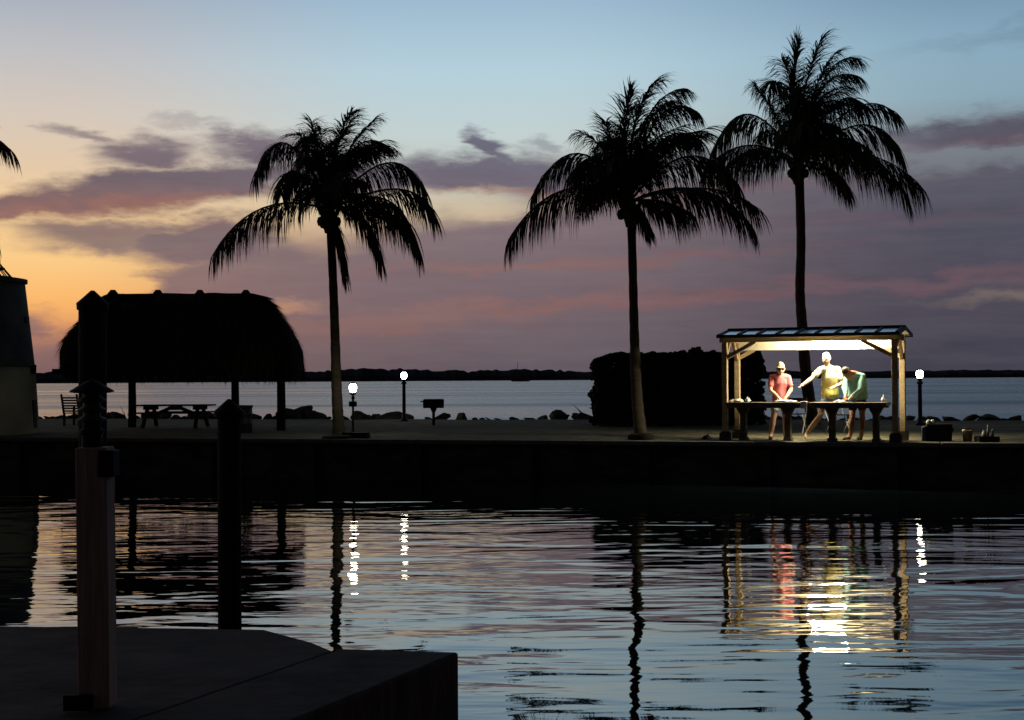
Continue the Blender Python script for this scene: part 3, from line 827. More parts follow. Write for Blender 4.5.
# ---------------------------------------------------------------- parking block and plate by the left palm
q = MB(); b = onz(356, 438.0)
q.box((b.x, b.y, HG + .055), (.62, .2, .14), Matrix.Rotation(math.atan2(ed.y, ed.x), 3, 'Z'), taper=.92)
tag(q.build('kerb_block', M_black, None, .015), 'low dark block lying on the seawall edge below the short lamp', 'block')
q = MB(); b = onz(338, 438.2)
q.lathe((b.x, b.y, HG - .02), [(.36, 0), (.34, .06), (.22, .09), (.2, .03)], 20)
tag(q.build('tree_ring', M_wallface), 'low dark ring of edging around the foot of the left palm', 'tree ring')
q = MB(); b = onz(641, 439.2)
q.lathe((b.x, b.y, HG - .02), [(.28, 0), (.27, .10), (.2, .14), (.17, .05)], 20)
tag(q.build('root_mound', M_pile), 'dark root mound around the foot of the palm before the hedge', 'mound')

# ---------------------------------------------------------------- hedge
def hedge():
    y = 38.5; b = ground(675, y)
    root = empty('hedge', b, 0, 'large rounded block of dense dark sea grape hedge behind the middle palm and shelter', 'hedge')
    sc = y / F
    x0 = (590 - 675) * sc; x1 = (761 - 675) * sc; zt = at(675, 355, y).z - HG
    q = MB()
    for k in range(26):
        x_ = rnd.uniform(x0 + .3, x1 - .3); yy = rnd.uniform(-.6, .9)
        pts = [Vector((x_, yy, 0)), Vector((x_ + rnd.uniform(-.2, .2), yy, .7)), Vector((x_ + rnd.uniform(-.5, .5), yy + rnd.uniform(-.2, .2), 1.6))]
        q.tube(pts, [.05, .035, .015], 5)
    q.build('stem', M_pile, root)
    q = MB(); n = 15000
    for k in range(n):
        x_ = rnd.uniform(x0, x1); f = (x_ - x0) / (x1 - x0)
        zc = zt * (1 + .028 * noise.noise(Vector((x_ * 1.6, 1, 1)))) + noise.noise(Vector((x_ * 5, 1, 4))) * .09 + max(0, .2 - abs(x_ - .53) * 2.2) * .8
        # rounded left shoulder
        if f < .16: zc -= (.16 - f) ** 2 * 9
        if f > .94: zc -= (f - .94) * 4
        z_ = rnd.uniform(.04, zc); 
        if rnd.random() < .25: z_ = zc - rnd.random() ** 2 * .15
        dpt = .95 + .12 * noise.noise(Vector((x_ * 2, z_ * 2, 8)))
        yy = rnd.uniform(-dpt, dpt)
        if rnd.random() < .6: yy = -dpt + rnd.random() ** 2 * .3
        if rnd.random() < .1: yy = dpt - rnd.random() * .2
        edge_ = noise.noise(Vector((z_ * 3.1, f * 2, 2))) * .2 + noise.noise(Vector((z_ * 9, f * 2, 2))) * .05
        if x_ < x0 + .08 + edge_ or x_ > x1 - .08 + edge_: continue
        if noise.noise(Vector((x_ * 3.2, z_ * 3.2, 31))) > .52: continue
        r_ = rnd.uniform(.05, .095); nv = Vector((rnd.gauss(0, 1), rnd.gauss(-.4, 1), rnd.gauss(.3, 1))).normalized()
        a = nv.orthogonal().normalized(); c_ = nv.cross(a); o = Vector((x_, yy, z_))
        q.add([o + (a * math.cos(j * pi / 3) + c_ * math.sin(j * pi / 3)) * r_ * (1.1 if j % 3 == 0 else .85) for j in range(6)], [(0, 1, 2, 3, 4, 5)])
    q.build('foliage', M_leaf, root)
hedge()

# ---------------------------------------------------------------- far sailing boat
def boat():
    y = 930; b = at(521, 380.4, y); b.z = 0
    root = empty('sailing_boat', b, 0, 'tiny dark moored boat with bare masts out on the bay', 'boat')
    q = MB(); hull = [(-6.5, .3), (-5.5, -0), (5, 0), (6.8, .9), (6.8, 1.1), (-6.5, 1.0)]
    vs = [(x_, -1.6, z_) for x_, z_ in hull] + [(x_, 1.6, z_) for x_, z_ in hull]; n = len(hull)
    q.add(vs, [tuple(range(n))[::-1], tuple(range(n, 2 * n))] + [(i, (i + 1) % n, n + (i + 1) % n, n + i) for i in range(n)]); q.build('hull', M_hull, root)
    q = MB(); q.box((-1, 0, 1.4), (5, 2, .8), taper=.9); q.build('cabin', M_hull, root)
    q = MB(); q.tube([(-2.2, 0, .8), (-2.2, 0, 13)], [.22, .12], 6); q.build('mast', M_hull, root)
    q = MB(); q.tube([(3.2, 0, .8), (3.2, 0, 9)], [.16, .09], 6); q.build('mast', M_hull, root)
boat()

# ---------------------------------------------------------------- shelter
AS = R(-24)
sa, ca = math.sin(-AS), math.cos(-AS)
SE = Vector((ca, -sa, 0)); SN = Vector((sa, ca, 0))
gl = onz(725.5, 440.2)
def x_on_line(px):
    d = ray(px, 400); a = Vector((d.x, d.y, 0)); det = a.x * (-SE.y) - a.y * (-SE.x)
    k = (gl.x * (-SE.y) - gl.y * (-SE.x)) / det; return (a * k - Vector((gl.x, gl.y, 0))).dot(SE)
SW = x_on_line(895)
SD = .95
PH = .0
def shelter():
    b = Vector((gl.x, gl.y, HG))
    root = empty('open_shelter', b, AS, 'small lit open timber shelter with ribbed metal roof over the fish cleaning tables', 'shelter')
    zt = at(725.5, 342.5, gl.y).z - HG      # underside of the beam
    ze = at(725.5, 337, gl.y).z - HG
    for (x_, y_) in ((0, 0), (SW, 0), (0, SD), (SW, SD)):
        p_ = MB(); p_.box((x_, y_, zt / 2 + .01), (.105, .105, zt - .02)); po = p_.build('post', M_timber, root, .006)
        f_ = MB(); f_.box((x_, y_, .075), (.2, .2, .15)); f_.box((x_, y_, .165), (.16, .16, .03)); f_.build('footing', M_darkwood, po, .006)
    bh = .12
    for y_, h_ in ((0, bh), (SD, .27)):
        q = MB(); q.box((SW / 2, y_, zt + bh - h_ / 2), (SW + (.2 if y_ == 0 else .12), .09, h_)); q.build('beam', M_timber if y_ == 0 else M_ceil, root, .004)
    for x_ in (-.001, SW + .001):
        q = MB(); q.box((x_, SD / 2, zt + bh / 2 + .001), (.09, SD - .115, bh - .004)); q.build('side_beam', M_timber, root, .004)
    def brace(a, c_): q = MB(); q.bar(a, c_, .06, .075); q.build('brace', M_timber, root)
    L = .5
    for y_ in (0, SD):
        brace((.03, y_ + .004, zt - L * .62), (L * 1.25, y_ + .004, zt + .01)); brace((SW - .03, y_ + .004, zt - L * .62), (SW - L * 1.25, y_ + .004, zt + .01))
    for x_ in (0.004, SW - .004):
        brace((x_, .03, zt - .34), (x_, .32, zt + .01)); brace((x_, SD - .03, zt - .34), (x_, SD - .32, zt + .01))
    # roof: low gable, ridge along the front
    zb = zt + bh; over = .38; ox = .13; oxl = .04; yr_ = SD / 2; rise = .13
    e0 = -over; e1 = SD + over
    def zroof(y_): return zb - .02 + rise * (1 - abs(y_ - yr_) / (yr_ + over))
    th = .035
    q = MB()
    for ya, yb in ((e0, yr_), (e1, yr_)):
        za, zz = zroof(ya), zroof(yb)
        vs = [(-oxl, ya, za), (SW + ox, ya, za), (SW + ox, yb, zz), (-oxl, yb, zz)]
        vs += [(x_, y_, z_ + th) for x_, y_, z_ in vs]
        q.add(vs, [(0, 1, 2, 3)], 1); o = len(q.v) - 8
        for f in ((4, 5, 6, 7),): q.f.append([o + i for i in f]); q.mi.append(0); q.sm.append(False)
        for f in ((0, 1, 5, 4), (1, 2, 6, 5), (3, 0, 4, 7)): q.f.append([o + i for i in f]); q.mi.append(2); q.sm.append(False)
    rf = q.build('roof', [M_roof, M_ceil, M_rib], root)
    q = MB()
    nr = 9
    for k in range(nr + 1):
        x_ = -oxl + .03 + (SW + ox + oxl - .06) * k / nr
        for ya in (e0, e1): q.bar((x_, ya, zroof(ya) + th + .008), (x_, yr_, zroof(yr_) + th + .008), .05, .028)
    q.build('roof_rib', M_rib, rf)
    q = MB(); q.bar((-oxl - .01, yr_, zroof(yr_) + th + .014), (SW + ox + .01, yr_, zroof(yr_) + th + .014), .14, .03); q.build('ridge_cap', M_rib, rf)
    for ya in (e0 - .012, e1 + .012):
        q = MB(); q.bar((-oxl - .02, ya, zroof(e0) + .012), (SW + ox + .02, ya, zroof(e0) + .012), .022, .062); q.build('fascia', M_rib, rf)
    for x_ in (-oxl - .012, SW + ox + .012):
        q = MB()
        for ya in (e0, e1): q.bar((x_, ya, zroof(ya) + .01), (x_, yr_, zroof(yr_) + .01), .022, .07)
        q.build('gable_trim', M_rib, rf)
    for x_ in (0, SW):
        q = MB(); q.add([(x_ - .02, .06, zb), (x_ - .02, SD - .06, zb), (x_ - .02, yr_, zroof(yr_) - .01), (x_ + .02, .06, zb), (x_ + .02, SD - .06, zb), (x_ + .02, yr_, zroof(yr_) - .01)],
                        [(0, 1, 2), (3, 5, 4), (0, 3, 4, 1), (1, 4, 5, 2), (2, 5, 3, 0)]); q.build('gable_board', M_timber, root)
    # lamp fixture hanging just inside, over the tables
    lx = x_on_line(823)
    q = MB(); q.tube([(lx - .36, yr_ - .05, zt + .07), (lx + .36, yr_ - .05, zt + .07)], .048, 12); lt = q.build('lamp_tube', M_shelterlamp, root)
    q = MB(); q.box((lx, yr_ - .05, zt + .15), (.78, .03, .02)); q.box((lx - .375, yr_ - .05, zt + .10), (.03, .05, .11)); q.box((lx + .375, yr_ - .05, zt + .10), (.03, .05, .11)); q.build('lamp_holder', M_ceil, root)
    # bare work light clipped to the rear beam, pointed at the tables
    return root, zt
SH, ZT = shelter()

def on_sh(px, yoff):
    """shelter local x for a picture column at local depth yoff"""
    d = ray(px, 400); a = Vector((d.x, d.y, 0)); o = gl + SN * yoff
    det = a.x * (-SE.y) - a.y * (-SE.x); k = (o.x * (-SE.y) - o.y * (-SE.x)) / det
    return (a * k - Vector((o.x, o.y, 0))).dot(SE)
def shw(px, yoff, z=0):
    x_ = on_sh(px, yoff); p = gl + SE * x_ + SN * yoff; return Vector((p.x, p.y, HG + z))

# fish cleaning tables
TY = .12
def cleaning_table(pxa, pxb, pa, pb, label):
    xa, xb = on_sh(pxa, TY), on_sh(pxb, TY); cx = (xa + xb) / 2; p = gl + SE * cx + SN * TY
    root = empty('fish_cleaning_table', (p.x, p.y, HG), AS, label, 'table', 'fish cleaning tables under the shelter')
    w = xb - xa; zt = at((pxa + pxb) / 2, 402, p.y).z - HG
    q = MB(); q.box((0, 0, zt - .035), (w, .56, .06)); q.box((0, -.27, zt - .07), (w * .96, .03, .09)); q.box((0, .27, zt - .07), (w * .96, .03, .09)); q.build('tabletop', M_table, root, .006)
    for px_ in (pa, pb):
        x_ = on_sh(px_, TY) - cx
        q = MB()
        q.box((x_, 0, zt / 2 - .06), (.115, .16, zt - .10)); q.box((x_, 0, .03), (.15, .24, .06))
        leg = q.build('leg', M_table, root, .006)
        for yy in (-.10, .10):
            q = MB()
            vs = [(x_ - .14, yy, zt - .075), (x_ + .14, yy, zt - .075), (x_ + .12, yy, zt - .13), (x_ + .06, yy, zt - .24), (x_ - .06, yy, zt - .24), (x_ - .12, yy, zt - .13)]
            vs += [(a, yy + .05 * (1 if yy < 0 else -1), c_) for a, _, c_ in vs]
            q.add(vs, [(0, 1, 2, 3, 4, 5), (11, 10, 9, 8, 7, 6)] + [(i, (i + 1) % 6, 6 + (i + 1) % 6, 6 + i) for i in range(6)])
            q.build('bracket', M_table, leg)
    return root, zt
T1, ZT1 = cleaning_table(729, 804, 743.5, 788, 'dark pedestal fish cleaning table on the left, the pink shirted person behind it')
T2, ZT2 = cleaning_table(812, 888, 832, 876, 'dark pedestal fish cleaning table on the right, two people standing at it')

def small(name, px, yoff, z, prof, m, label, cat, group=None, sx=1, sy=1):
    q = MB(); q.lathe((0, 0, 0), prof, 14, sx=sx, sy=sy); o = q.build(name, m); o.location = shw(px, yoff, z); return tag(o, label, cat, group)
def crumple(name, px, yoff, z, size, m, label, cat):
    bm = bmesh.new(); bmesh.ops.create_icosphere(bm, subdivisions=3, radius=1)
    for v in bm.verts:
        k = 1 + .5 * noise.noise(v.co * 2.2 + Vector((px, 0, 0))) + .2 * noise.noise(v.co * 6 + Vector((px, 0, 0)))
        v.co = Vector((v.co.x * size[0] * k, v.co.y * size[1] * k, max(-.3, v.co.z) * size[2] * k + size[2] * .3))
    me = bpy.data.meshes.new(name); bm.to_mesh(me); bm.free(); me.materials.append(m)
    o = bpy.data.objects.new(name, me); COL.objects.link(o); o.location = shw(px, yoff, z); return tag(o, label, cat)
crumple('crumpled_bag', 737, TY, ZT1, (.13, .1, .045), M_paper, 'pale crumpled bag lying on the left end of the left table', 'bag')
crumple('white_rag', 748, TY + .1, ZT1, (.05, .05, .07), M_white, 'small white rag standing up next to the crumpled bag', 'rag')
crumple('fish_fillet', 786, TY - .05, ZT1, (.2, .1, .035), M_white, 'white fillet on the left table in front of the pink shirt', 'fish')
q = MB(); a = shw(803.5, TY - .32, ZT1)
q.box((0, 0, -.055), (.125, .012, .13)); q.box((0, .06, .012), (.125, .13, .012)); o = q.build('paper_sheet', M_paper); o.location = a; o.rotation_euler = (0, 0, AS)
tag(o, 'square pale sheet hanging over the right end of the left table', 'paper sheet')
small('squeeze_bottle', 883.5, TY, ZT2, [(.045, 0), (.048, .06), (.03, .08), (.012, .10), (.006, .16), (.001, .165)], M_white, 'small pale bottle with a pointed spout on the right end of the right table', 'bottle')
crumple('fish_scraps', 840, TY, ZT2, (.12, .1, .03), M_glass, 'greyish fish pieces under the hands of the stooping person', 'fish')

# ---------------------------------------------------------------- things on the seawall at the right
def cooler():
    b = onz(938.5, 441.2)
    root = empty('cooler_box', b, AS * .6, 'dark cooler box with a blue grey end, on the seawall edge right of the shelter', 'cooler')
    s = b.y / F; w = 25 * s; h = 15.5 * s
    q = MB(); q.box((0, 0, h / 2), (w, .32, h), taper=1.06); q.build('body', M_black, root, .02)
    q = MB(); q.box((.02, 0, h + .02), (w * 1.0, .34, .045)); q.build('lid', M_black, root, .015)
    q = MB(); q.box((-w / 2 - .035, -.02, h * .48), (.07, .3, h * .92), taper=1.05); q.build('end_panel', M_cooler, root, .015)
    q = MB(); q.tube([(w * .52, -.1, h * .6), (w * .56, -.1, h * .8), (w * .56, .1, h * .8), (w * .52, .1, h * .6)], .012, 6); q.build('handle', M_black, root)
    return root, b, s, h, w
CO, cb, cs, chh, cw_ = cooler()
for i, dxp in enumerate((-10, -6)):
    bm = bmesh.new(); bmesh.ops.create_icosphere(bm, subdivisions=3, radius=.045)
    for v in bm.verts: v.co *= 1 + .3 * noise.noise(v.co * 30 + Vector((i * 5, 0, 0)))
    me = bpy.data.meshes.new('white_cup'); bm.to_mesh(me); bm.free(); me.materials.append(M_white)
    o = bpy.data.objects.new('white_bundle', me); COL.objects.link(o); o.location = (cb.x + dxp * cs, cb.y - .02, HG + chh + .075)
    tag(o, ('small white bundle at the outer left corner of the cooler lid', 'small white bundle on the cooler lid, right of its twin')[i], 'bundle')
def bucket():
    b = onz(967.5, 441.5); s = b.y / F
    root = empty('bucket', b, 0, 'small brown bucket between the cooler and the low tray', 'bucket')
    h = 10.5 * s
    q = MB(); q.lathe((0, 0, 0), [(4.2 * s, 0), (5.0 * s, h), (5.3 * s, h), (5.3 * s, h + .015), (4.8 * s, h + .015), (4.0 * s, .02), (.001, .02)], 20); q.build('body', M_bucket, root)
    q = MB(); q.tube([(5.1 * s * math.cos(a), -.02 - .05 * math.sin(a), h + .06 * math.sin(a)) for a in [pi * k / 10 for k in range(11)]], .006, 6); q.build('handle', M_metal, root)
    q = MB(); q.lathe((-.07, -.03, h + .015), [(.03, -.06), (.05, -.02), (.04, .015), (.001, .02)], 10); q.build('rag', M_paper, root)
bucket()
q = MB(); b = onz(987, 441.8); s = b.y / F
q.box((0, 0, .045), (20 * s, .3, .085), taper=1.05); q.box((0, -.14, .095), (20 * s, .02, .02)); q.box((0, .14, .095), (20 * s, .02, .02))
o = q.build('low_tray', M_black, None, .008); o.location = b; tag(o, 'low black tray at the far right on the seawall edge', 'tray')
for dxp, hh, ww, lab in ((-3, .13, .045, 'cloudy plastic jar at the left on the black tray'), (1, .24, .022, 'tall thin pale bottle in the middle of the black tray'), (5.5, .15, .03, 'narrow pale jar at the right on the black tray')):
    q = MB(); q.lathe((0, 0, 0), [(ww, 0), (ww, hh * .6), (ww * .5, hh * .8), (ww * .4, hh), (.001, hh)], 12); o = q.build('jar', M_glass); o.location = (b.x + dxp * s, b.y, HG + .09)
    tag(o, lab, 'jar')
q = MB(); b = onz(708.5, 439.2)
q.lathe((0, 0, 0), [(.03, 0), (.05, .03), (.035, .08), (.02, .1), (.035, .13), (.02, .16), (.001, .165)], 10, sx=.8); o = q.build('small_bird', M_white); o.location = b
q = MB(); q.tube([(-.02, 0, .05), (-.09, 0, .03), (-.15, 0, .0)], [.045, .04, .01], 8); ww_ = q.build('wing', M_metal, o)
q = MB(); q.tube([(.02, 0, .14), (.06, 0, .135)], [.01, .003], 6); q.build('beak', M_metal, o)
tag(o, 'small white breasted shorebird on the grass just left of the shelter', 'bird')

# ---------------------------------------------------------------- people
def skin_obj(name, nodes, edges, m, parent=None, sub=2, vox=None, extra=None, root=0):
    me = bpy.data.meshes.new(name); me.from_pydata([n[0] for n in nodes], edges, []); me.update()
    o = bpy.data.objects.new(name, me); COL.objects.link(o)
    md = o.modifiers.new('skin', 'SKIN')
    for i, n in enumerate(nodes):
        r_ = n[1] if hasattr(n[1], '__len__') else (n[1], n[1]); me.skin_vertices[0].data[i].radius = r_
        me.skin_vertices[0].data[i].use_root = (i == root)
    s_ = o.modifiers.new('sub', 'SUBSURF'); s_.levels = sub; s_.render_levels = sub
    bpy.context.view_layer.update()
    dg = bpy.context.evaluated_depsgraph_get()
    new = bpy.data.meshes.new_from_object(o.evaluated_get(dg), depsgraph=dg)
    o.modifiers.clear()
    if extra:
        bm = bmesh.new(); bm.from_mesh(new)
        for em in extra: bm.from_mesh(em)
        bm.to_mesh(new); bm.free()
    new.name = name; o.data = new
    if vox:
        r_ = o.modifiers.new('remesh', 'REMESH'); r_.mode = 'VOXEL'; r_.voxel_size = vox; r_.use_smooth_shade = True
        sm_ = o.modifiers.new('smooth', 'SMOOTH'); sm_.factor = .5; sm_.iterations = 2
        bpy.context.view_layer.update(); dg = bpy.context.evaluated_depsgraph_get()
        nn = bpy.data.meshes.new_from_object(o.evaluated_get(dg), depsgraph=dg); o.modifiers.clear(); o.data = nn; new = nn
    new.materials.clear(); new.materials.append(m)
    for p in new.polygons: p.use_smooth = True
    if parent: o.parent = parent
    return o
def cloth_obj(name, nodes, edges, m, parent, vox=.011, folds=.011):
    """garment: hulls between neighbouring joints, fused into one continuous surface"""
    bm = bmesh.new()
    for a, b_ in edges:
        b2 = bmesh.new()
        for i in (a, b_):
            p, r_ = nodes[i]; r3 = (r_[0], r_[1], min(r_) * .8) if hasattr(r_, '__len__') else (r_, r_, r_)
            res = bmesh.ops.create_icosphere(b2, subdivisions=2, radius=1)
            for v in res['verts']: v.co = Vector((v.co.x * r3[0], v.co.y * r3[1], v.co.z * r3[2])) + p
        h = bmesh.ops.convex_hull(b2, input=b2.verts)
        bmesh.ops.delete(b2, geom=list({g for g in h['geom_interior'] if isinstance(g, bmesh.types.BMVert)}), context='VERTS')
        t_ = bpy.data.meshes.new('t'); b2.to_mesh(t_); b2.free(); bm.from_mesh(t_); bpy.data.meshes.remove(t_)
    me = bpy.data.meshes.new(name); bm.to_mesh(me); bm.free()
    o = bpy.data.objects.new(name, me); COL.objects.link(o)
    r_ = o.modifiers.new('remesh', 'REMESH'); r_.mode = 'VOXEL'; r_.voxel_size = vox; r_.use_smooth_shade = True
    sm_ = o.modifiers.new('smooth', 'SMOOTH'); sm_.factor = .5; sm_.iterations = 6
    bpy.context.view_layer.update(); dg = bpy.context.evaluated_depsgraph_get()
    nn = bpy.data.meshes.new_from_object(o.evaluated_get(dg), depsgraph=dg); o.modifiers.clear(); o.data = nn; nn.name = name
    for v in nn.vertices:
        k = noise.noise(Vector((v.co.x * 9, v.co.y * 9, v.co.z * 4 + len(name)))) * folds * 2
        v.co += v.normal * k
    nn.materials.clear(); nn.materials.append(m)
    for p in nn.polygons: p.use_smooth = True
    o.parent = parent
    return o
def head_mesh(c, q, s=1.0):
    """head turned by matrix q (face looks to local -y)"""
    me = bpy.data.meshes.new('tmp'); bm = bmesh.new(); bmesh.ops.create_uvsphere(bm, u_segments=24, v_segments=18, radius=1)
    for v in bm.verts:
        x_, y_, z_ = v.co
        w = .076 * (1 - .22 * max(0, -z_) ** 1.5); 
        v.co = Vector((x_ * w, y_ * .095 + (-.012 if z_ < -.2 and y_ < 0 else 0), z_ * .118))
    def blob_(cc_, rr):
        r2 = bmesh.ops.create_icosphere(bm, subdivisions=2, radius=1)
        for v in r2['verts']: v.co = Vector(cc_) + Vector((v.co.x * rr[0], v.co.y * rr[1], v.co.z * rr[2]))
    blob_((0, -.098, -.012), (.013, .018, .026)); blob_((0, -.09, -.052), (.026, .012, .008)); blob_((0, -.085, -.088), (.022, .018, .016))
    for sg in (-1, 1): blob_((sg * .078, .008, -.01), (.010, .02, .032)); blob_((sg * .03, -.083, .022), (.02, .012, .008))
    M = Matrix.Translation(Vector(c)) @ q.to_4x4() @ Matrix.Scale(s, 4)
    bmesh.ops.transform(bm, matrix=M, verts=bm.verts)
    bm.to_mesh(me); bm.free(); return me
def glasses(c, q, parent):
    m_ = MB()
    for sg in (-1, 1):
        m_.box(q @ Vector((sg * .034, -.098, .015)) + Vector(c), (.052, .012, .036), q); m_.bar(q @ Vector((sg * .06, -.09, .02)) + Vector(c), q @ Vector((sg * .084, .02, .012)) + Vector(c), .006, .012)
    m_.box(q @ Vector((0, -.1, .022)) + Vector(c), (.02, .008, .01), q); m_.build('sunglasses', M_black, parent)
def shell(name, c, q, parent, m, zmin, s=1.08, back=1.0, brim=False, yfront=None):
    bm = bmesh.new(); bmesh.ops.create_uvsphere(bm, u_segments=28, v_segments=20, radius=1)
    kill = []
    for v in bm.verts:
        x_, y_, z_ = v.co
        lim = zmin(y_) if callable(zmin) else zmin
        if z_ < lim: kill.append(v)
        else: v.co = Vector((x_ * .076 * s, y_ * .095 * s * (back if y_ > 0 else 1), z_ * .118 * s * (1 + .02 * noise.noise(v.co * 5))))
    bmesh.ops.delete(bm, geom=kill, context='VERTS')
    if brim:
        vs = []
        for k in range(13):
            a = pi + pi * k / 12; vs.append((math.cos(a) * .072, math.sin(a) * .092, .052)); vs.append((math.cos(a) * .074, -.06 + math.sin(a) * .088, .05))
        bv = [bm.verts.new(p) for p in vs]
        for k in range(12): bm.faces.new((bv[2 * k], bv[2 * k + 2], bv[2 * k + 3], bv[2 * k + 1]))
    bmesh.ops.transform(bm, matrix=Matrix.Translation(Vector(c)) @ q.to_4x4(), verts=bm.verts)
    me = bpy.data.meshes.new(name); bm.to_mesh(me); bm.free(); me.materials.append(m)
    for p in me.polygons: p.use_smooth = True
    o = bpy.data.objects.new(name, me); COL.objects.link(o); o.parent = parent
    so_ = o.modifiers.new('solid', 'SOLIDIFY'); so_.thickness = .006
    return o
def hand_nodes(nodes, edges, wi, d, side, curl=.6):
    """grow palm, four fingers and a thumb from wrist node wi; d forearm direction, side = palm width direction"""
    w = Vector(nodes[wi][0]); d = d.normalized(); side = (side - d * side.dot(d)).normalized(); nrm = d.cross(side)
    nodes.append((w + d * .045, (.02, .032))); pm = len(nodes) - 1; edges.append((wi, pm))
    for k, ln in zip((-1.5, -.5, .5, 1.5), (.065, .078, .074, .058)):
        a = w + d * .085 + side * k * .019; nodes.append((a, .0098)); i0 = len(nodes) - 1; edges.append((pm, i0))
        b_ = a + d * ln * .5 - nrm * ln * curl * .2; nodes.append((b_, .0088)); edges.append((i0, i0 + 1))
        c_ = b_ + (d * .5 - nrm * curl).normalized() * ln * .5; nodes.append((c_, .007)); edges.append((i0 + 1, i0 + 2))
    a = w + d * .03 - side * .042; nodes.append((a, .012)); i0 = len(nodes) - 1; edges.append((pm, i0))
    nodes.append((a + (d * .8 - side * .5 - nrm * .3).normalized() * .045, .0095)); edges.append((i0, i0 + 1))

def person(base, rz, J, label, skinm, top, topm, bottom, botm, hq, shoe=True, belly=.0, sleeve='short', hipr=.15):
    """J: joints in metres, x right, y away, z up"""
    V3 = lambda k: Vector(J[k])
    nodes = []; edges = []
    def nd_(p, r): nodes.append((Vector(p), r)); return len(nodes) - 1
    pel = nd_(V3('pelvis'), (.135, .10)); wai = nd_(V3('pelvis').lerp(V3('chest'), .5), (.12, .09)); che = nd_(V3('chest'), (.15, .10))
    nek0 = nd_(V3('chest').lerp(V3('neck'), .72), (.085, .07)); nek = nd_(V3('neck'), (.05, .05)); hed = nd_(V3('neck').lerp(V3('head'), .7), (.05, .055))
    edges += [(pel, wai), (wai, che), (che, nek0), (nek0, nek), (nek, hed)]
    for s_ in 'LR':
        sh = nd_(V3('sh' + s_), .058); el = nd_(V3('el' + s_), .044); wr = nd_(V3('wr' + s_), .031)
        mid = nd_((V3('sh' + s_) + V3('el' + s_)) / 2, .054); m2 = nd_(V3('el' + s_).lerp(V3('wr' + s_), .3), .046)
        edges += [(nek0, sh), (sh, mid), (mid, el), (el, m2), (m2, wr)]
        d = V3('wr' + s_) - V3('el' + s_)
        hand_nodes(nodes, edges, wr, d, Vector((0, 1, .2)) if abs(d.x) > abs(d.y) else Vector((1, 0, 0)), .7)
        hp = nd_(V3('hip' + s_), .088); th = nd_(V3('hip' + s_).lerp(V3('kn' + s_), .45), .076); kn = nd_(V3('kn' + s_), .058)
        cf = nd_(V3('kn' + s_).lerp(V3('an' + s_), .33), .064); an = nd_(V3('an' + s_), .039)
        hl = nd_(V3('an' + s_) + Vector((0, .025, -.03)), .032); tm = nd_(V3('an' + s_).lerp(V3('to' + s_), .55), (.036, .028)); to = nd_(V3('to' + s_), (.034, .02))
        edges += [(pel, hp), (hp, th), (th, kn), (kn, cf), (cf, an), (an, hl), (an, tm), (tm, to)]
    body = skin_obj('person', nodes, edges, skinm, None, 2, .009, [head_mesh(J['head'], hq, 1.06)])
    body.location = base; body.rotation_euler = (0, 0, rz); tag(body, label, 'person', 'people at the fish cleaning tables')
    # eyes
    q = MB()
    for sg in (-1, 1):
        e_ = Vector(J['head']) + hq @ Vector((sg * .03, -.086, .012)); q.lathe(e_, [(.001, -.009), (.009, -.004), (.009, .004), (.001, .009)], 8)
    q.build('eyes', M_eye, body)
    # shirt
    nodes = []; edges = []
    C = V3('chest'); Pp = V3('pelvis')
    hem = nd_(Pp + (C - Pp) * .02 + Vector((0, 0, 0)), (.172 + belly, .128 + belly)); w_ = nd_(Pp.lerp(C, .4), (.158 + belly, .12 + belly)); c_ = nd_(C, (.178, .125)); t_ = nd_(V3('chest').lerp(V3('neck'), .68), (.10, .088))
    edges += [(hem, w_), (w_, c_), (c_, t_)]
    for s_ in 'LR':
        sh = nd_(V3('sh' + s_), .066); edges.append((t_, sh))
        if sleeve == 'short': e_ = nd_(V3('sh' + s_).lerp(V3('el' + s_), .62), .066); edges.append((sh, e_))
        elif sleeve == 'long':
            e_ = nd_(V3('el' + s_), .062); edges.append((sh, e_)); w2 = nd_(V3('el' + s_).lerp(V3('wr' + s_), .88), .042); edges.append((e_, w2))
    cloth_obj('shirt', nodes, edges, topm, body)
    # shorts or trousers
    nodes = []; edges = []
    k_ = {'shorts': .72, 'trousers': 1.0, 'brief': .4}[bottom]
    a_ = nd_(Pp + (C - Pp) * .1, (.158 + belly * .6, .12 + belly * .5)); b_ = nd_(Pp + Vector((0, 0, -.05)), (.155, .125)); edges.append((a_, b_))
    for s_ in 'LR':
        h_ = nd_(V3('hip' + s_), .108); edges.append((b_, h_)); e_ = nd_(V3('hip' + s_).lerp(V3('kn' + s_), k_), .088); edges.append((h_, e_))
        if bottom == 'trousers': f_ = nd_(V3('kn' + s_).lerp(V3('an' + s_), .85), .062); edges.append((e_, f_))
    skin_obj('shorts' if bottom != 'trousers' else 'trousers', nodes, edges, botm, body)
    if shoe:
        for s_ in 'LR':
            nodes = []; edges = []
            a_ = nd_(V3('an' + s_) + Vector((0, .02, -.035)), (.045, .04)); b_ = nd_(V3('an' + s_).lerp(V3('to' + s_), .6) + Vector((0, 0, -.005)), (.046, .035)); d_ = nd_(V3('to' + s_) + (V3('to' + s_) - V3('an' + s_)) * .12, (.04, .026))
            edges = [(a_, b_), (b_, d_)]; skin_obj('shoe', nodes, edges, M_shoe, body, 2, None)
    return body
E = lambda *a: Matrix.Rotation(a[2], 3, 'Z') @ Matrix.Rotation(a[1], 3, 'Y') @ Matrix.Rotation(a[0], 3, 'X')
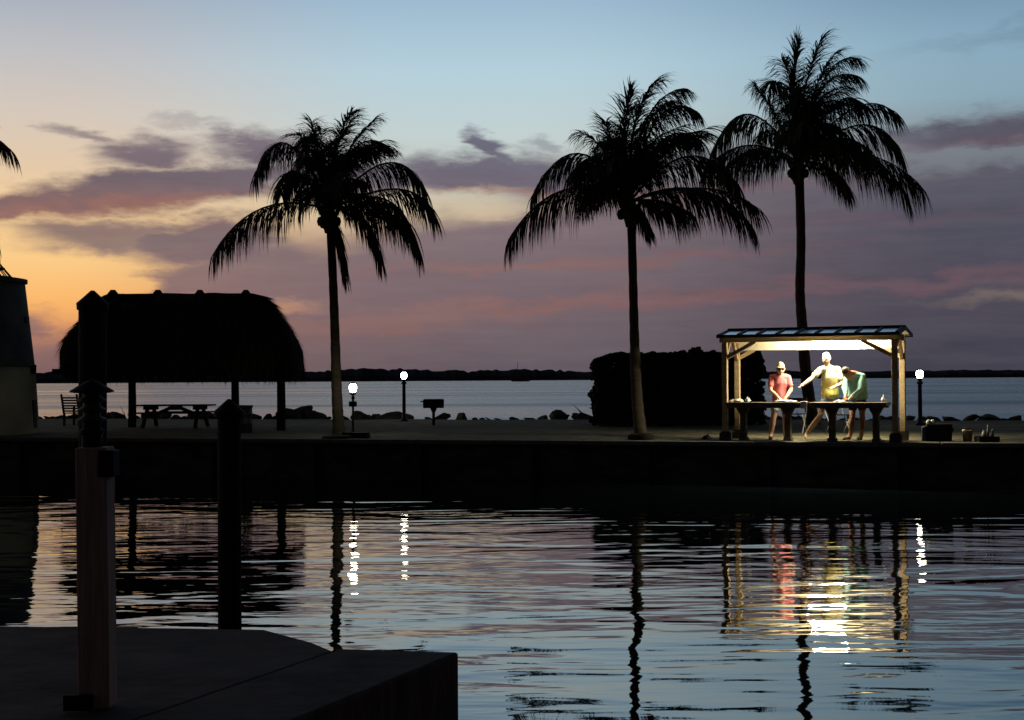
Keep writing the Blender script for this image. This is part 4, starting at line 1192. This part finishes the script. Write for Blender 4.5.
# person in pink, facing the viewer and looking down at hands
PY = .60
b1 = shw(780, PY)
h1 = E(R(16), 0, R(-8))
p1 = person(b1, 0, dict(pelvis=(0, .02, .80), chest=(0, -.02, 1.13), neck=(0, -.05, 1.33), head=(.0, -.10, 1.435),
     shL=(-.165, -.03, 1.26), elL=(-.21, -.08, 1.0), wrL=(-.09, -.27, .86), shR=(.165, -.03, 1.26), elR=(.205, -.10, 1.0), wrR=(.07, -.28, .86),
     hipL=(-.09, .02, .76), knL=(-.13, .0, .44), anL=(-.19, .04, .08), toL=(-.21, -.1, .03), hipR=(.09, .02, .76), knR=(.10, 0, .44), anR=(.11, .03, .08), toR=(.12, -.11, .03)),
     'person in a pink shirt, cream cap and dark glasses at the left table', M_skin, 'shirt', M_pinks, 'shorts', M_white, h1)
c1 = Vector((.0, -.10, 1.435))
shell('cap', c1, h1, p1, M_cap, .40, 1.14, 1.05, brim=True)
shell('hair', c1 + Vector((0, .01, 0)), h1, p1, M_hairb, lambda y_: -.85 if y_ > -.1 else .3, 1.14, 1.1)
glasses(c1, h1, p1)
# tall person in pale yellow, reaching to the left
b2 = shw(830, PY + .05)
h2 = E(R(18), 0, R(-32))
p2 = person(b2, 0, dict(pelvis=(.0, .02, .90), chest=(.0, -.02, 1.27), neck=(-.06, -.05, 1.49), head=(-.085, -.09, 1.625),
     shL=(-.18, -.04, 1.41), elL=(-.40, -.12, 1.22), wrL=(-.60, -.24, 1.10), shR=(.17, -.02, 1.40), elR=(.22, -.10, 1.12), wrR=(.02, -.24, 1.05),
     hipL=(-.09, .03, .86), knL=(-.20, .02, .47), anL=(-.42, .26, .13), toL=(-.47, .17, .03), hipR=(.09, .02, .86), knR=(.08, .0, .46), anR=(.03, .03, .08), toR=(-.08, -.09, .03)),
     'tall white haired person in a pale yellow shirt stretching one arm out to the left', M_skin2, 'shirt', M_yellow, 'shorts', M_denim, h2, shoe=False, belly=.01)
c2 = Vector((-.085, -.09, 1.625))
shell('hair', c2, h2, p2, M_hairw, lambda y_: -.25 if y_ > .1 else .52, 1.07, 1.03)
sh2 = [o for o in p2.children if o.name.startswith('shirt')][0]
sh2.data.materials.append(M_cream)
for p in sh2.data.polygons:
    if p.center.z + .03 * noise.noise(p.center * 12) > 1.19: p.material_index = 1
sh2['label'] = 'pale yellow shirt with a cream upper half'
# stooping person in teal
b3 = shw(856, PY - .02)
h3 = E(R(52), R(-10), R(-42))
p3 = person(b3, 0, dict(pelvis=(.06, .10, .86), chest=(.02, -.03, 1.23), neck=(-.14, -.17, 1.345), head=(-.235, -.235, 1.345),
     shL=(-.18, -.02, 1.27), elL=(-.24, -.12, 1.03), wrL=(-.27, -.28, .88), shR=(.08, -.20, 1.27), elR=(.02, -.30, 1.02), wrR=(-.16, -.34, .88),
     hipL=(-.03, .10, .82), knL=(-.07, .03, .46), anL=(-.10, .08, .08), toL=(-.24, .0, .035), hipR=(.14, .08, .82), knR=(.13, .03, .46), anR=(.12, .07, .08), toR=(.02, -.05, .035)),
     'stooping dark haired person in a loose teal shirt and dark shorts', M_skin3, 'shirt', M_teal, 'shorts', M_navy, h3, sleeve='long', belly=.03)
c3 = Vector((-.235, -.235, 1.345))
shell('hair', c3, h3, p3, M_hairb, lambda y_: -.45 if y_ > .05 else .42, 1.08, 1.05)

# folding chair and bench seen dimly behind the people
def fold_chair(px, yoff, label, rz):
    b = shw(px, yoff); root = empty('folding_chair', b, rz, label, 'chair')
    q = MB()
    for sx in (-.21, .21):
        q.tube([(sx, -.2, 0), (sx, .2, .5), (sx, .24, .8)], .012, 6); q.tube([(sx, .2, 0), (sx, -.2, .43)], .012, 6)
    q.build('frame', M_glass, root)
    q = MB(); q.box((0, 0, .43), (.42, .4, .02)); q.build('seat', M_black, root, .005)
    q = MB(); q.box((0, .22, .68), (.42, .015, .22)); q.build('backrest', M_black, root, .005)
fold_chair(838, 3.4, 'dark folding chair on the grass behind the two right hand people', R(15))
fold_chair(795, 3.9, 'dark folding chair on the grass between the pink and the yellow shirted person', R(-25))

# ---------------------------------------------------------------- foreground dock, pilings, post
DZ = .65
def dk(px, py, z=DZ): p = onz(px, py, z); return (p.x, p.y)
dock = empty('dock', onz(150, 700, DZ) - Vector((0, 0, DZ)), 0, 'dark low concrete dock corner in the near left foreground', 'dock')
ox_, oy_ = dock.location.x, dock.location.y
def rel(pts): return [(a - ox_, b_ - oy_) for a, b_ in pts]
far = dk(459, 652); near = dk(293, 720)
dirn = (Vector(near) - Vector(far)).normalized()
nf = Vector(far) + dirn * 6
lf = Vector(dk(340, 648.5)); ln_ = lf + dirn * 6
q = MB(); q.prism(rel([tuple(far), tuple(lf), tuple(ln_), tuple(nf)]), -.6, DZ, 0, 1); q.build('finger_slab', [M_dock, M_dockside], dock, .015)
gap = Vector((-dirn.y, dirn.x)); gap = gap if gap.x < 0 else -gap
a0 = lf + gap * .03; 
q = MB(); q.prism(rel([tuple(a0 + dirn * .02), dk(312, 640), dk(265, 627.5), dk(180, 626), dk(0, 624), dk(-400, 620), tuple(Vector(dk(-400, 620)) + Vector((-1, -6))), tuple(a0 + dirn * 6)]), -.6, DZ - .012, 0, 1)
q.build('main_slab', [M_dock, M_dockside], dock, .012)

def piling(px, ypx_top, y, r_, capw, label, lean=0):
    p = at(px, ypx_top, y); ztop = p.z; b = Vector((p.x, y, 0))
    root = empty('piling', b, 0, label, 'piling')
    hc = capw * .42
    q = MB(); q.tube([(0, 0, -1.2), (0, 0, .3), (0, 0, ztop - hc)], [r_ * 1.05, r_ * 1.02, r_], 20); q.build('pole', M_pile, root)
    q = MB(); q.lathe((0, 0, ztop - hc), [(capw * .5, -.045), (capw * .52, 0), (capw * .28, hc * .5), (.012, hc)], 24, smooth=False); q.build('cap', M_black, root)
    return root
piling(92.5, 290.5, 9.6, .092, .205, 'tallest piling with pointed cap, rising before the left end of the hut roof')
piling(229, 399, 11.4, .092, .235, 'shorter black piling with a wide pointed cap standing in the canal behind the dock')

# square wooden post with a tiered lantern on it
yp = onz(98, 705, DZ).y
pb = onz(98, 705, DZ); pt = at(95, 447, yp)
root = empty('lantern_post', pb, 0, 'square reddish wooden post on the dock with a tiered dark lantern on top', 'lantern post')
pt = pt - pb; q = MB(); w = 31 * yp / F
q.bar((0, 0, -.001), (pt.x, 0, pt.z), w, w * .95, upv=Vector((0, 1, 0))); q.build('post', M_post, root, .005)
q = MB(); bx_ = at(109, 463, yp - .02) - pb; q.box(bx_, (w * .5, w * .8, 26 * yp / F)); q.build('side_box', M_black, root, .005)
q = MB(); qx = at(78, 702, yp - w * .6) - pb; q.box((qx.x, qx.y, .03), (w * .9, .03, .07)); q.build('foot_plate', M_black, root, .004)
lc = at(92, 440, yp) - pb; kk = yp / F
q = MB(); q.lathe((lc.x, 0, pt.z), [(10 * kk, 0), (10 * kk, 12 * kk), (12 * kk, 14 * kk), (12 * kk, 17 * kk), (9 * kk, 19 * kk), (9 * kk, 26 * kk)], 20, smooth=False); q.build('lantern_base', M_black, root)
q = MB()
for k in range(3):
    z_ = pt.z + (27 + k * 9.5) * kk
    q.lathe((lc.x, 0, z_), [(8 * kk, -2 * kk), (14 * kk, 0), (14 * kk, 1.2 * kk), (9 * kk, 4 * kk), (8.5 * kk, 8.5 * kk)], 20, smooth=False)
q.build('louvre', mat('dark_olive_louvre', (.05, .055, .04), .6, .2, 8, spec=.2), root)
q = MB(); z_ = pt.z + 55 * kk; q.lathe((lc.x, 0, z_), [(17 * kk, -1 * kk), (22 * kk, 0), (21 * kk, 1.5 * kk), (9 * kk, 9 * kk), (.002, 13 * kk)], 20, smooth=False); q.build('lantern_roof', M_black, root)
